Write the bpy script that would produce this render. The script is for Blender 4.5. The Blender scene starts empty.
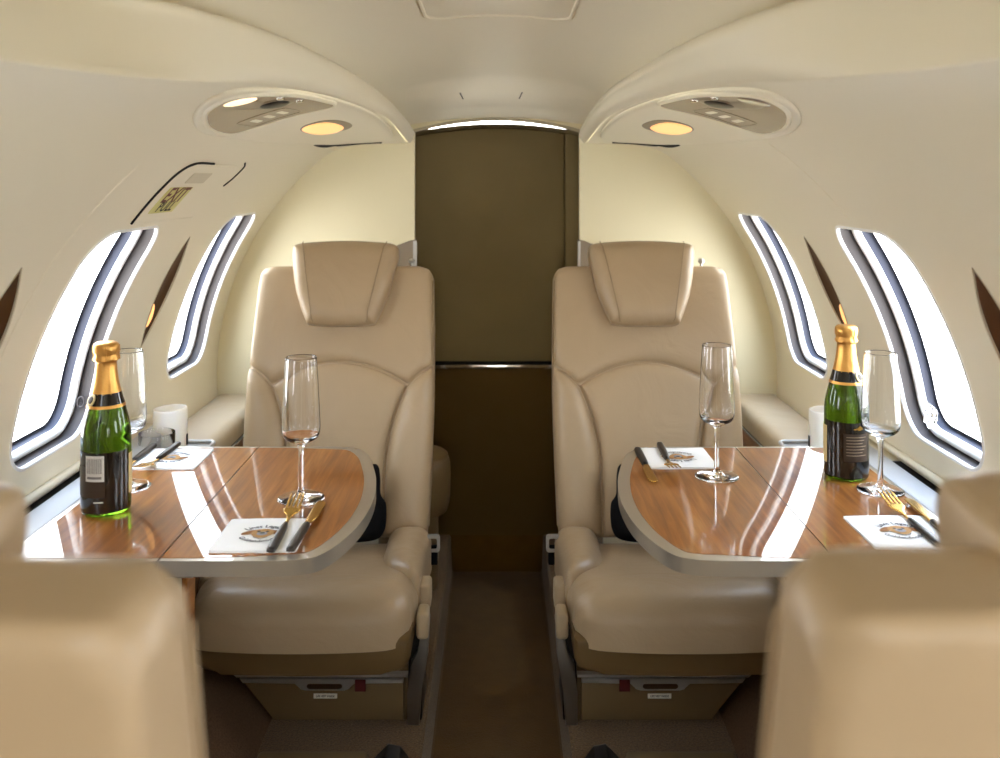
import bpy, bmesh, math, random
import numpy as np
from mathutils import Vector, Matrix
from mathutils.geometry import delaunay_2d_cdt
random.seed(7)
PI = math.pi
E = 1.016            # eye height above the seat platform; platform is z = 0
F = 930.0
scene = bpy.context.scene
COL = scene.collection

# ------------------------------------------------------------------ materials
MATS = {}
def srgb(r, g, b):
    def c(v):
        v /= 255.0
        return v / 12.92 if v <= 0.04045 else ((v + 0.055) / 1.055) ** 2.4
    return (c(r), c(g), c(b), 1.0)

def mat(name, col, rough=0.5, metal=0.0, spec=0.5, coat=0.0, coat_rough=0.03, var=0.0, vscale=8.0,
        bump=0.0, bscale=200.0, emit=None, estr=0.0, trans=0.0, ior=1.45, sheen=0.0):
    m = bpy.data.materials.new(name); m.use_nodes = True
    nt = m.node_tree; b = nt.nodes['Principled BSDF']
    b.inputs['Base Color'].default_value = col
    b.inputs['Roughness'].default_value = rough
    b.inputs['Metallic'].default_value = metal
    b.inputs['IOR'].default_value = ior
    b.inputs['Specular IOR Level'].default_value = spec
    b.inputs['Coat Weight'].default_value = coat
    b.inputs['Coat Roughness'].default_value = coat_rough
    b.inputs['Transmission Weight'].default_value = trans
    b.inputs['Sheen Weight'].default_value = sheen
    if emit:
        b.inputs['Emission Color'].default_value = emit
        b.inputs['Emission Strength'].default_value = estr
    tc = None
    if var or bump:
        tc = nt.nodes.new('ShaderNodeTexCoord')
    if var:
        n = nt.nodes.new('ShaderNodeTexNoise'); n.inputs['Scale'].default_value = vscale
        n.inputs['Detail'].default_value = 4
        nt.links.new(tc.outputs['Object'], n.inputs['Vector'])
        r = nt.nodes.new('ShaderNodeValToRGB')
        lo = tuple(c * (1 - var) for c in col[:3]) + (1,); hi = tuple(min(1, c * (1 + var)) for c in col[:3]) + (1,)
        r.color_ramp.elements[0].color = lo; r.color_ramp.elements[1].color = hi
        r.color_ramp.elements[0].position = 0.3; r.color_ramp.elements[1].position = 0.7
        nt.links.new(n.outputs['Fac'], r.inputs['Fac']); nt.links.new(r.outputs['Color'], b.inputs['Base Color'])
    if bump:
        n2 = nt.nodes.new('ShaderNodeTexNoise'); n2.inputs['Scale'].default_value = bscale
        n2.inputs['Detail'].default_value = 3
        nt.links.new(tc.outputs['Object'], n2.inputs['Vector'])
        bp = nt.nodes.new('ShaderNodeBump'); bp.inputs['Strength'].default_value = bump
        bp.inputs['Distance'].default_value = 0.002
        nt.links.new(n2.outputs['Fac'], bp.inputs['Height']); nt.links.new(bp.outputs['Normal'], b.inputs['Normal'])
    MATS[name] = m
    return m

def leather(name, col, rough=0.37):
    """tan hide: fine grain, soft larger wrinkles"""
    m = mat(name, col, rough=rough, spec=0.45)
    nt = m.node_tree; b = nt.nodes['Principled BSDF']
    tc = nt.nodes.new('ShaderNodeTexCoord')
    v = nt.nodes.new('ShaderNodeTexVoronoi'); v.inputs['Scale'].default_value = 420
    n = nt.nodes.new('ShaderNodeTexNoise'); n.inputs['Scale'].default_value = 9; n.inputs['Detail'].default_value = 6
    n.inputs['Distortion'].default_value = 1.2
    nt.links.new(tc.outputs['Object'], v.inputs['Vector']); nt.links.new(tc.outputs['Object'], n.inputs['Vector'])
    b1 = nt.nodes.new('ShaderNodeBump'); b1.inputs['Strength'].default_value = 0.10; b1.inputs['Distance'].default_value = 0.001
    b2 = nt.nodes.new('ShaderNodeBump'); b2.inputs['Strength'].default_value = 0.16; b2.inputs['Distance'].default_value = 0.02
    nt.links.new(v.outputs['Distance'], b1.inputs['Height']); nt.links.new(n.outputs['Fac'], b2.inputs['Height'])
    nt.links.new(b1.outputs['Normal'], b2.inputs['Normal']); nt.links.new(b2.outputs['Normal'], b.inputs['Normal'])
    r = nt.nodes.new('ShaderNodeValToRGB')
    r.color_ramp.elements[0].color = tuple(c * 0.93 for c in col[:3]) + (1,)
    r.color_ramp.elements[1].color = tuple(c * 1.05 for c in col[:3]) + (1,)
    nt.links.new(n.outputs['Fac'], r.inputs['Fac']); nt.links.new(r.outputs['Color'], b.inputs['Base Color'])
    return m

def wood(name, dark, mid, light, rough=0.45, coat=1.0, along='Y', flip=0.0):
    m = mat(name, mid, rough=rough, coat=coat, coat_rough=0.012)
    nt = m.node_tree; b = nt.nodes['Principled BSDF']
    b.inputs['Coat IOR'].default_value = 1.45; b.inputs['Specular IOR Level'].default_value = 0.1
    tc = nt.nodes.new('ShaderNodeTexCoord')
    mp = nt.nodes.new('ShaderNodeMapping')
    mp.inputs['Scale'].default_value = (1, 0.055, 1) if along == 'Y' else (0.06, 1, 1)
    mp.inputs['Rotation'].default_value = (0, 0, flip)
    nt.links.new(tc.outputs['Object'], mp.inputs['Vector'])
    n = nt.nodes.new('ShaderNodeTexNoise'); n.inputs['Scale'].default_value = 85; n.inputs['Detail'].default_value = 3
    n.inputs['Roughness'].default_value = 0.62; n.inputs['Distortion'].default_value = 0.4
    n2 = nt.nodes.new('ShaderNodeTexNoise'); n2.inputs['Scale'].default_value = 16; n2.inputs['Detail'].default_value = 3
    nt.links.new(mp.outputs['Vector'], n.inputs['Vector']); nt.links.new(mp.outputs['Vector'], n2.inputs['Vector'])
    mx = nt.nodes.new('ShaderNodeMix'); mx.data_type = 'FLOAT'; mx.inputs[0].default_value = 0.4
    nt.links.new(n.outputs['Fac'], mx.inputs[2]); nt.links.new(n2.outputs['Fac'], mx.inputs[3])
    r = nt.nodes.new('ShaderNodeValToRGB')
    r.color_ramp.elements[0].position = 0.32; r.color_ramp.elements[0].color = dark
    r.color_ramp.elements[1].position = 0.68; r.color_ramp.elements[1].color = light
    e = r.color_ramp.elements.new(0.5); e.color = mid
    nt.links.new(mx.outputs[0], r.inputs['Fac']); nt.links.new(r.outputs['Color'], b.inputs['Base Color'])
    return m

def clear_pane(name, tint=(0.97, 0.985, 1, 1)):
    m = bpy.data.materials.new(name); m.use_nodes = True
    nt = m.node_tree; nt.nodes.clear()
    o = nt.nodes.new('ShaderNodeOutputMaterial'); t = nt.nodes.new('ShaderNodeBsdfTransparent')
    t.inputs['Color'].default_value = tint
    g = nt.nodes.new('ShaderNodeBsdfGlossy'); g.inputs['Roughness'].default_value = 0.02
    f = nt.nodes.new('ShaderNodeFresnel')
    ge = nt.nodes.new('ShaderNodeNewGeometry'); mi = nt.nodes.new('ShaderNodeMath'); mi.operation = 'MULTIPLY_ADD'
    mi.inputs[1].default_value = 1 / 1.35 - 1.35; mi.inputs[2].default_value = 1.35      # same index from either side
    nt.links.new(ge.outputs['Backfacing'], mi.inputs[0]); nt.links.new(mi.outputs[0], f.inputs['IOR'])
    mx = nt.nodes.new('ShaderNodeMixShader')
    nt.links.new(f.outputs[0], mx.inputs[0]); nt.links.new(t.outputs[0], mx.inputs[1]); nt.links.new(g.outputs[0], mx.inputs[2])
    nt.links.new(mx.outputs[0], o.inputs['Surface'])
    MATS[name] = m
    return m

M = MATS
mat('liner', srgb(226, 218, 196), rough=0.42, spec=0.4, bump=0.03, bscale=500)
mat('liner_dull', srgb(206, 196, 172), rough=0.6, spec=0.3)
mat('partition', srgb(226, 217, 184), rough=0.55, spec=0.3, bump=0.05, bscale=300)
mat('headliner', srgb(232, 225, 206), rough=0.6, spec=0.25)
mat('door_fabric', srgb(140, 124, 88), rough=0.75, spec=0.2, var=0.06, vscale=5, bump=0.1, bscale=400)
mat('door_fabric_shaded', srgb(96, 76, 40), rough=0.85, spec=0.15, var=0.06, vscale=5)  # same door fabric, shade on the lower panel put into the colour
mat('taupe', srgb(140, 126, 108), rough=0.45)
mat('carpet', srgb(104, 80, 50), rough=0.95, spec=0.1, var=0.45, vscale=260, bump=0.8, bscale=350, sheen=0.2)
mat('aisle_carpet', srgb(92, 66, 22), rough=0.95, spec=0.1, var=0.12, vscale=20, bump=0.5, bscale=350, sheen=0.2)
mat('wall_carpet', srgb(96, 74, 56), rough=0.95, spec=0.1, var=0.2, vscale=300, bump=0.5, bscale=400)
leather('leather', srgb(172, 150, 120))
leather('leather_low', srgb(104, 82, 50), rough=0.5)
leather('leather_pad', srgb(178, 160, 132), rough=0.5)
mat('stitch', srgb(150, 130, 102), rough=0.7)
mat('base_tan', srgb(110, 90, 60), rough=0.5)
mat('silver', srgb(200, 198, 194), rough=0.36, metal=0.75)
mat('arch_metal', srgb(176, 166, 142), rough=0.5, metal=0.25)
mat('leg_metal', srgb(150, 146, 140), rough=0.3, metal=0.9)
mat('chrome', srgb(225, 224, 220), rough=0.07, metal=1.0)
mat('champagne_metal', srgb(182, 176, 164), rough=0.28, metal=0.75, coat=0.6)
mat('black_plastic', srgb(22, 21, 20), rough=0.4)
mat('black_cloth', srgb(14, 14, 17), rough=0.9, spec=0.1)
mat('gap_black', srgb(10, 9, 8), rough=0.8)
mat('ledge_grey', srgb(186, 186, 186), rough=0.35, metal=0.1)
mat('window_white', srgb(228, 228, 226), rough=0.3, spec=0.5)
mat('window_grey', srgb(78, 73, 72), rough=0.5, spec=0.3)
mat('window_blue', srgb(58, 60, 72), rough=0.55, spec=0.25)
mat('bronze', srgb(92, 68, 48), rough=0.28, metal=0.55)
mat('psu_tan', srgb(108, 80, 56), rough=0.3, metal=0.2, coat=0.3)
mat('red_tag', srgb(84, 12, 14), rough=0.7)
mat('placard', srgb(225, 220, 208), rough=0.5)
mat('ink', srgb(30, 26, 24), rough=0.6)
mat('exit_yellow', srgb(206, 200, 128), rough=0.5)
mat('exit_red', srgb(96, 22, 14), rough=0.5)
mat('lamp_amber', srgb(255, 210, 140), rough=0.4, emit=(1.0, 0.55, 0.20, 1), estr=.50)
mat('lamp_bright', srgb(255, 235, 205), rough=0.4, emit=(1.0, 0.80, 0.55, 1), estr=.8)
mat('lamp_off', srgb(120, 108, 98), rough=0.15, coat=0.8)
mat('sconce_glow', srgb(255, 200, 130), rough=0.4, emit=(1.0, 0.52, 0.18, 1), estr=.7)
wood('table_wood', srgb(108, 60, 23), srgb(140, 86, 36), srgb(168, 110, 53))
wood('console_wood', srgb(110, 64, 28), srgb(150, 96, 50), srgb(178, 122, 70), rough=0.35, coat=0.4)
mat('candle_wax', srgb(250, 247, 238), rough=0.45, spec=0.4)
MATS['candle_wax'].node_tree.nodes['Principled BSDF'].inputs['Subsurface Weight'].default_value = 0.5
MATS['candle_wax'].node_tree.nodes['Principled BSDF'].inputs['Subsurface Radius'].default_value = (.03, .026, .02)
MATS['candle_wax'].node_tree.nodes['Principled BSDF'].inputs['Subsurface Scale'].default_value = 1.0
mat('napkin_paper', srgb(240, 240, 240), rough=0.9, spec=0.1, bump=0.1, bscale=600)
mat('dog_brown', srgb(142, 98, 56), rough=0.9); mat('dog_tan', srgb(180, 138, 88), rough=0.9)
mat('dog_grey', srgb(150, 150, 155), rough=0.9); mat('print_grey', srgb(56, 56, 66), rough=0.9)
mat('gold', srgb(206, 164, 84), rough=0.2, metal=1.0)
mat('gold_foil', srgb(222, 168, 92), rough=0.34, metal=0.85, bump=0.35, bscale=130)
mat('handle_dark', srgb(36, 30, 26), rough=0.35)
mat('bottle_glass', (0.10, 0.215, 0.01, 1), rough=0.0, trans=1.0, ior=1.45)
mat('label_black', srgb(18, 15, 14), rough=0.16, coat=0.6)
mat('label_brown', srgb(58, 44, 32), rough=0.4)
mat('label_cream', srgb(222, 204, 150), rough=0.5)
mat('label_white', srgb(214, 214, 210), rough=0.5)
mat('barcode_grey', srgb(120, 118, 116), rough=0.5)
mat('clear_glass', (1, 1, 1, 1), rough=0.0, trans=1.0, ior=1.45)
clear_pane('pane_glass')

# ------------------------------------------------------------------ mesh tools
class MB:
    def __init__(s): s.v = []; s.f = []; s.m = []
    def add(s, vs, fs, mi=0):
        o = len(s.v); s.v += [tuple(p) for p in vs]
        s.f += [tuple(i + o for i in f) for f in fs]; s.m += [mi] * len(fs)
        return s
    def build(s, name, mats, parent=None, loc=None, smooth=True, angle=40, merge=0.0):
        me = bpy.data.meshes.new(name); me.from_pydata(s.v, [], s.f)
        for mm in (mats if isinstance(mats, (list, tuple)) else [mats]): me.materials.append(M[mm] if isinstance(mm, str) else mm)
        me.polygons.foreach_set('material_index', s.m)
        bm = bmesh.new(); bm.from_mesh(me)
        if merge: bmesh.ops.remove_doubles(bm, verts=bm.verts, dist=merge)
        bmesh.ops.recalc_face_normals(bm, faces=bm.faces)
        bm.to_mesh(me); bm.free()
        if smooth:
            me.polygons.foreach_set('use_smooth', [True] * len(me.polygons))
            me.set_sharp_from_angle(angle=math.radians(angle))
        me.update()
        o = bpy.data.objects.new(name, me); COL.objects.link(o)
        if parent: o.parent = parent
        if loc: o.location = loc
        return o

def box(mb, x0, x1, y0, y1, z0, z1, bev=0.0, seg=3, mi=0, mtx=None):
    bm = bmesh.new()
    bmesh.ops.create_cube(bm, size=1)
    for v in bm.verts:
        v.co = Vector(((x0 + x1) / 2 + v.co.x * (x1 - x0), (y0 + y1) / 2 + v.co.y * (y1 - y0), (z0 + z1) / 2 + v.co.z * (z1 - z0)))
    if bev: bmesh.ops.bevel(bm, geom=list(bm.edges), offset=bev, segments=seg, profile=0.5, affect='EDGES')
    if mtx: bm.transform(mtx)
    bm.verts.index_update()
    mb.add([v.co[:] for v in bm.verts], [[v.index for v in f.verts] for f in bm.faces], mi); bm.free()
    return mb

def prism(mb, outline, mapf, a, b, bev=0.0, seg=3, mi=0):
    """polygon outline (2-D) extruded from h=a to h=b, edges bevelled; mapf(u,v,h)->3-D"""
    bm = bmesh.new()
    n = len(outline)
    lo = [bm.verts.new((u, v, a)) for u, v in outline]; hi = [bm.verts.new((u, v, b)) for u, v in outline]
    f0 = bm.faces.new(lo[::-1]); f1 = bm.faces.new(hi)
    for i in range(n): bm.faces.new((lo[i], lo[(i + 1) % n], hi[(i + 1) % n], hi[i]))
    if bev:
        es = list(f0.edges) + list(f1.edges)
        bmesh.ops.bevel(bm, geom=es, offset=bev, segments=seg, profile=0.5, affect='EDGES')
    bm.verts.index_update()
    mb.add([mapf(*v.co) for v in bm.verts], [[v.index for v in f.verts] for f in bm.faces], mi); bm.free()
    return mb

def lathe(mb, prof, c=(0, 0, 0), seg=40, mi=0, a0=0.0, a1=2 * PI, rfun=None):
    full = abs(a1 - a0 - 2 * PI) < 1e-6
    n = seg if full else seg + 1
    vs, fs = [], []
    for r, z in prof:
        for k in range(n):
            a = a0 + (a1 - a0) * k / seg
            rr = r if rfun is None else rfun(r, z, a)
            vs.append((c[0] + rr * math.cos(a), c[1] + rr * math.sin(a), c[2] + z))
    for i in range(len(prof) - 1):
        for k in range(seg):
            k2 = (k + 1) % n
            fs.append((i * n + k, i * n + k2, (i + 1) * n + k2, (i + 1) * n + k))
    if full:
        if prof[0][0] > 1e-6: fs.append(tuple(range(n - 1, -1, -1)))
        if prof[-1][0] > 1e-6: fs.append(tuple((len(prof) - 1) * n + k for k in range(n)))
    mb.add(vs, fs, mi); return mb

def tube(mb, pts, r, seg=10, mi=0, closed=False, caps=True):
    P = [Vector(p) for p in pts]; n = len(P); vs, fs = [], []
    up = Vector((0, 0, 1)); prev = None
    for i in range(n):
        if closed: t = (P[(i + 1) % n] - P[i - 1])
        else: t = P[min(i + 1, n - 1)] - P[max(i - 1, 0)]
        t.normalize()
        if prev is None:
            a = up if abs(t.dot(up)) < 0.9 else Vector((1, 0, 0))
            nx = t.cross(a).normalized()
        else:
            nx = (prev - t * prev.dot(t)).normalized()
        prev = nx; ny = t.cross(nx)
        rr = r[i] if isinstance(r, (list, tuple)) else r
        for k in range(seg):
            a = 2 * PI * k / seg
            vs.append(P[i] + nx * (rr * math.cos(a)) + ny * (rr * math.sin(a)))
    for i in range(n if closed else n - 1):
        j = (i + 1) % n
        for k in range(seg):
            k2 = (k + 1) % seg
            fs.append((i * seg + k, i * seg + k2, j * seg + k2, j * seg + k))
    if caps and not closed:
        fs.append(tuple(range(seg - 1, -1, -1))); fs.append(tuple((n - 1) * seg + k for k in range(seg)))
    mb.add(vs, fs, mi); return mb

def rrect(x0, x1, y0, y1, r, n=6):
    """rounded rectangle; r a number or 4 radii (bl, br, tr, tl)"""
    rs = r if isinstance(r, (list, tuple)) else [r] * 4
    cs = [(x0 + rs[0], y0 + rs[0], PI, rs[0]), (x1 - rs[1], y0 + rs[1], 1.5 * PI, rs[1]),
          (x1 - rs[2], y1 - rs[2], 0, rs[2]), (x0 + rs[3], y1 - rs[3], 0.5 * PI, rs[3])]
    out = []
    for cx, cy, a, q in cs:
        for k in range(n + 1):
            t = a + 0.5 * PI * k / n
            out.append((cx + q * math.cos(t), cy + q * math.sin(t)))
    return out

def resample(poly, step, closed=True):
    out = []; n = len(poly)
    for i in range(n if closed else n - 1):
        a, b = poly[i], poly[(i + 1) % n]
        L = math.hypot(b[0] - a[0], b[1] - a[1])
        if L < 1e-6: continue
        k = max(1, int(round(L / step)))
        for j in range(k): out.append((a[0] + (b[0] - a[0]) * j / k, a[1] + (b[1] - a[1]) * j / k))
    if not closed: out.append(poly[-1])
    res = []
    for p in out:
        if not res or math.hypot(p[0] - res[-1][0], p[1] - res[-1][1]) > step * 0.15: res.append(p)
    return res

def spline(pts, n=10, closed=False):
    """Catmull-Rom through points (any dimension)"""
    P = [np.array(p, float) for p in pts]; m = len(P); out = []
    for i in range(m if closed else m - 1):
        p1, p2 = P[i], P[(i + 1) % m]
        p0 = P[i - 1] if (i > 0 or closed) else 2 * p1 - p2
        p3 = P[(i + 2) % m] if (i + 2 < m or closed) else 2 * p2 - p1
        for k in range(n):
            t = k / n
            out.append(tuple(0.5 * ((2 * p1) + (-p0 + p2) * t + (2 * p0 - 5 * p1 + 4 * p2 - p3) * t * t + (-p0 + 3 * p1 - 3 * p2 + p3) * t ** 3)))
    if not closed: out.append(tuple(P[-1]))
    return out

def seg_dist(pts, poly):
    A = np.array(poly); B = np.roll(A, -1, 0); P = np.array(pts)
    AB = B - A; L2 = (AB ** 2).sum(1) + 1e-12
    t = ((P[:, None, :] - A[None]) * AB[None]).sum(2) / L2[None]
    t = np.clip(t, 0, 1)
    q = A[None] + t[..., None] * AB[None]
    return np.sqrt(((P[:, None, :] - q) ** 2).sum(2)).min(1)

def inside(pts, poly):
    A = np.array(poly); B = np.roll(A, -1, 0); P = np.array(pts)
    x, y = P[:, 0:1], P[:, 1:2]
    c = ((A[None, :, 1] > y) != (B[None, :, 1] > y)) & (x < (B[None, :, 0] - A[None, :, 0]) * (y - A[None, :, 1]) / (B[None, :, 1] - A[None, :, 1] + 1e-15) + A[None, :, 0])
    return c.sum(1) % 2 == 1

def area2(poly):
    return sum(poly[i][0] * poly[(i + 1) % len(poly)][1] - poly[(i + 1) % len(poly)][0] * poly[i][1] for i in range(len(poly)))

def cdt(points, loops):
    vs = []; es = []
    for lp in loops:
        o = len(vs); vs += [Vector(p) for p in lp]; n = len(lp)
        es += [(o + i, o + (i + 1) % n) for i in range(n)]
    vs += [Vector(p) for p in points]
    r = delaunay_2d_cdt(vs, es, [], 0, 1e-7)
    V = [tuple(v) for v in r[0]]; Fc = [tuple(f) for f in r[2]]
    C = np.array([[(V[f[0]][k] + V[f[1]][k] + V[f[2]][k]) / 3 for k in (0, 1)] for f in Fc])
    ok = inside(C, loops[0])
    return V, [f for f, o in zip(Fc, ok) if o]

def pad(mb, outline, mapf, T=0.03, r=0.04, S=0.0, Tb=0.0, res=0.012, hmod=None, mi=0):
    """upholstered pad: outline in (u,v); front rises T over an edge radius r; S straight side; back falls Tb"""
    if area2(outline) < 0: outline = outline[::-1]
    ol = resample(outline, res)
    n = len(ol); A = np.array(ol)
    tan = np.roll(A, -1, 0) - np.roll(A, 1, 0); tan /= (np.linalg.norm(tan, axis=1, keepdims=True) + 1e-12)
    nin = np.stack([-tan[:, 1], tan[:, 0]], 1)
    pts = []
    for ph in (14, 28, 42, 56, 72, 90):
        d = r * (1 - math.cos(math.radians(ph)))
        q = A + nin * d
        ok = (seg_dist(q, ol) > d * 0.96) & inside(q, ol)
        pts += [tuple(p) for p in q[ok]]
    x0, y0 = A.min(0); x1, y1 = A.max(0)
    gx = np.arange(x0 + res / 2, x1, res); gy = np.arange(y0 + res / 2, y1, res)
    G = np.array([(x, y) for x in gx for y in gy])
    if len(G):
        ok = inside(G, ol)
        G = G[ok]
        if len(G):
            G = G[seg_dist(G, ol) > r * 1.08]
            pts += [tuple(p) for p in G]
    V, Fc = cdt(pts, [ol])
    V2 = np.array(V); d = seg_dist(V2, ol)
    pr = np.sqrt(np.clip(1 - (1 - np.clip(d / r, 0, 1)) ** 2, 0, 1))
    hm = np.array([hmod(u, v) for u, v in V]) * pr if hmod else 0
    hf = S + T * pr + hm; hb = -Tb * pr
    nv = len(V)
    vs = [mapf(V[i][0], V[i][1], hf[i]) for i in range(nv)] + [mapf(V[i][0], V[i][1], hb[i]) for i in range(nv)]
    fs = [f for f in Fc] + [tuple(nv + i for i in f[::-1]) for f in Fc]
    # side band along the boundary edges
    cnt = {}
    for f in Fc:
        for a, b in zip(f, f[1:] + f[:1]):
            cnt[(a, b)] = 1
    for (a, b) in list(cnt):
        if (b, a) not in cnt: fs.append((a, nv + a, nv + b, b)[::-1])
    mb.add(vs, fs, mi)
    return mb

def empty(name, loc, rz=0.0):
    o = bpy.data.objects.new(name, None); COL.objects.link(o)
    o.location = loc; o.rotation_euler = (0, 0, rz); o.empty_display_size = 0.05
    return o
def tag(o, label, cat, group=None):
    o['label'] = label; o['category'] = cat
    if group: o['group'] = group
    return o
def struct(o, label=None):
    o['kind'] = 'structure'
    if label: o['label'] = label
    return o
def copy_tree(o, parent=None):
    c = o.copy(); COL.objects.link(c); c.parent = parent
    for ch in list(o.children): copy_tree(ch, c)
    return c
def text_geo(body, size):
    cu = bpy.data.curves.new('t', 'FONT'); cu.body = body; cu.size = size; cu.align_x = 'CENTER'; cu.align_y = 'CENTER'
    cu.resolution_u = 2; cu.offset = size * .022
    o = bpy.data.objects.new('t', cu); COL.objects.link(o)
    dg = bpy.context.evaluated_depsgraph_get(); ev = o.evaluated_get(dg); me = ev.to_mesh()
    vs = [tuple(v.co) for v in me.vertices]; fs = [tuple(p.vertices) for p in me.polygons]
    ev.to_mesh_clear(); bpy.data.objects.remove(o); bpy.data.curves.remove(cu)
    return vs, fs

def ip(tab, y):
    """smooth interpolation in a table of (y, value...)"""
    if y <= tab[0][0]: return np.array(tab[0][1:], float)
    if y >= tab[-1][0]: return np.array(tab[-1][1:], float)
    for i in range(len(tab) - 1):
        if tab[i][0] <= y <= tab[i + 1][0]:
            p1, p2 = np.array(tab[i], float), np.array(tab[i + 1], float)
            h = p2[0] - p1[0]
            def slope(k):
                a = np.array(tab[max(k - 1, 0)], float); b = np.array(tab[min(k + 1, len(tab) - 1)], float)
                return (b[1:] - a[1:]) / max(b[0] - a[0], 1e-9)
            m1, m2 = slope(i) * h, slope(i + 1) * h
            t = (y - p1[0]) / h
            return (2 * t ** 3 - 3 * t ** 2 + 1) * p1[1:] + (t ** 3 - 2 * t ** 2 + t) * m1 + (-2 * t ** 3 + 3 * t ** 2) * p2[1:] + (t ** 3 - t ** 2) * m2

# ------------------------------------------------------------------ cabin shell
R = 0.738; ZC = E - 0.52
TH_TOP = math.radians(52); TH_BOT = math.radians(-6)
Y0, Y1 = -1.30, 2.45
# (y, |x|, dz from eye) of the joint between side wall and overhead lip, and of the lip's crown
SEAM = [(-1.3, .40, .090), (.45, .40, .090), (.69, .374, .092), (.82, .350, .096), (1.0, .322, .108), (1.18, .298, .123), (1.45, .265, .134), (1.74, .243, .136), (2.05, .238, .130), (2.45, .236, .098)]
LIP = {-1: [(-1.3, .46, .19), (.6, .45, .19), (.85, .425, .188), (.94, .39, .185), (1.03, .325, .182), (1.23, .273, .18), (1.61, .243, .178), (2.02, .230, .168), (2.3, .223, .148), (2.45, .218, .132)],
       1: [(-1.3, .42, .19), (.6, .41, .19), (.85, .36, .186), (.94, .327, .183), (1.05, .282, .18), (1.23, .252, .18), (1.54, .230, .178), (1.86, .219, .176), (2.2, .217, .158), (2.45, .216, .132)]}
def circ(side, y, th, off=0.0):
    return Vector((side * (R + off) * math.cos(th), y, ZC + (R + off) * math.sin(th)))
S_TOP = R * TH_TOP; S_MAX = S_TOP + 0.20
def wallmap(side, y, s, off=0.0):
    """side wall surface: round below, flattening into the overhead; off = outward"""
    if s <= S_TOP: return circ(side, y, s / R, off)
    t = (s - S_TOP) / (S_MAX - S_TOP)
    p1 = circ(side, y, TH_TOP)
    sx, sz = ip(SEAM, y)
    p2 = Vector((side * sx, y, E + sz))
    d = math.hypot(sx - abs(p1.x), E + sz - p1.z)
    tg1 = Vector((-side * math.sin(TH_TOP), 0, math.cos(TH_TOP))) * d
    tg2 = (p2 - p1) * 0.85 + Vector((0, 0, -0.012)); tg2.y = 0
    p = p1 * (2 * t ** 3 - 3 * t ** 2 + 1) + tg1 * (t ** 3 - 2 * t ** 2 + t) + p2 * (-2 * t ** 3 + 3 * t ** 2) + tg2 * (t ** 3 - t ** 2)
    if off:
        n = Vector((side * math.cos(TH_TOP + 0.35 * t), 0, math.sin(TH_TOP + 0.35 * t)))
        p = p + n * off
    return p
WIN_Y = [2.19, 1.53, 0.87, 0.21, -0.45]
WIN_S = R * math.radians(21.0); WH, WW = 0.199, 0.140
def win_loop(y, inset=0.0, n=9):
    return rrect(y - WW + inset, y + WW - inset, WIN_S - WH + inset, WIN_S + WH - inset, max(0.02, 0.062 - inset), n)
SC_Y = [1.865, 1.205]
SC_S = R * math.radians(23.9)
def sconce_loop(y, side):
    h = 0.124; out = []
    for k in range(25):                      # near edge, almost straight
        t = -1 + 2 * k / 24
        out.append((y - 0.012 * (1 - t * t) - 0.012 * t * 0 , SC_S + h * t))
    for k in range(1, 24):
        t = 1 - 2 * k / 24
        out.append((y + 0.064 * (1 - t * t) ** 1.15, SC_S + h * t))
    return out

def make_wall(side, name):
    mb = MB()
    wl = [resample(win_loop(y), 0.012) for y in WIN_Y]
    sl = [resample(sconce_loop(y, side), 0.010) for y in SC_Y]
    if side > 0: wl.append(resample(rrect(-1.20, -.84, -.055, R * math.radians(44), .06, 6), .02))      # door-sized opening added out of view to brighten the near seat backs
    outer = resample([(Y0, TH_BOT * R), (Y1, TH_BOT * R), (Y1, S_MAX), (Y0, S_MAX)], 0.025)
    ys = np.linspace(Y0, Y1, 130)[1:-1]; ss = np.linspace(TH_BOT * R, S_MAX, 46)[1:-1]
    G = np.array([(y, s) for y in ys for s in ss])
    keep = np.ones(len(G), bool)
    for lp in wl + sl:
        keep &= ~inside(G, lp); keep &= seg_dist(G, lp) > 0.010
    V, Fc = cdt([tuple(p) for p in G[keep]], [outer] + wl + sl)
    # drop triangles inside the openings
    C = np.array([[(V[f[0]][k] + V[f[1]][k] + V[f[2]][k]) / 3 for k in (0, 1)] for f in Fc])
    bad = np.zeros(len(Fc), bool)
    for lp in wl + sl: bad |= inside(C, lp)
    Fc = [f for f, b in zip(Fc, bad) if not b]
    mb.add([wallmap(side, y, s) for y, s in V], Fc)
    o = mb.build(name, 'liner', angle=60)
    return struct(o)
make_wall(-1, 'wall_left'); make_wall(1, 'wall_right')

def loops_band(mb, loops3, mi=0):
    n = len(loops3[0]); vs = [p for lp in loops3 for p in lp]; fs = []
    for i in range(len(loops3) - 1):
        for k in range(n):
            fs.append((i * n + k, i * n + (k + 1) % n, (i + 1) * n + (k + 1) % n, (i + 1) * n + k))
    mb.add(vs, fs, mi)

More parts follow.
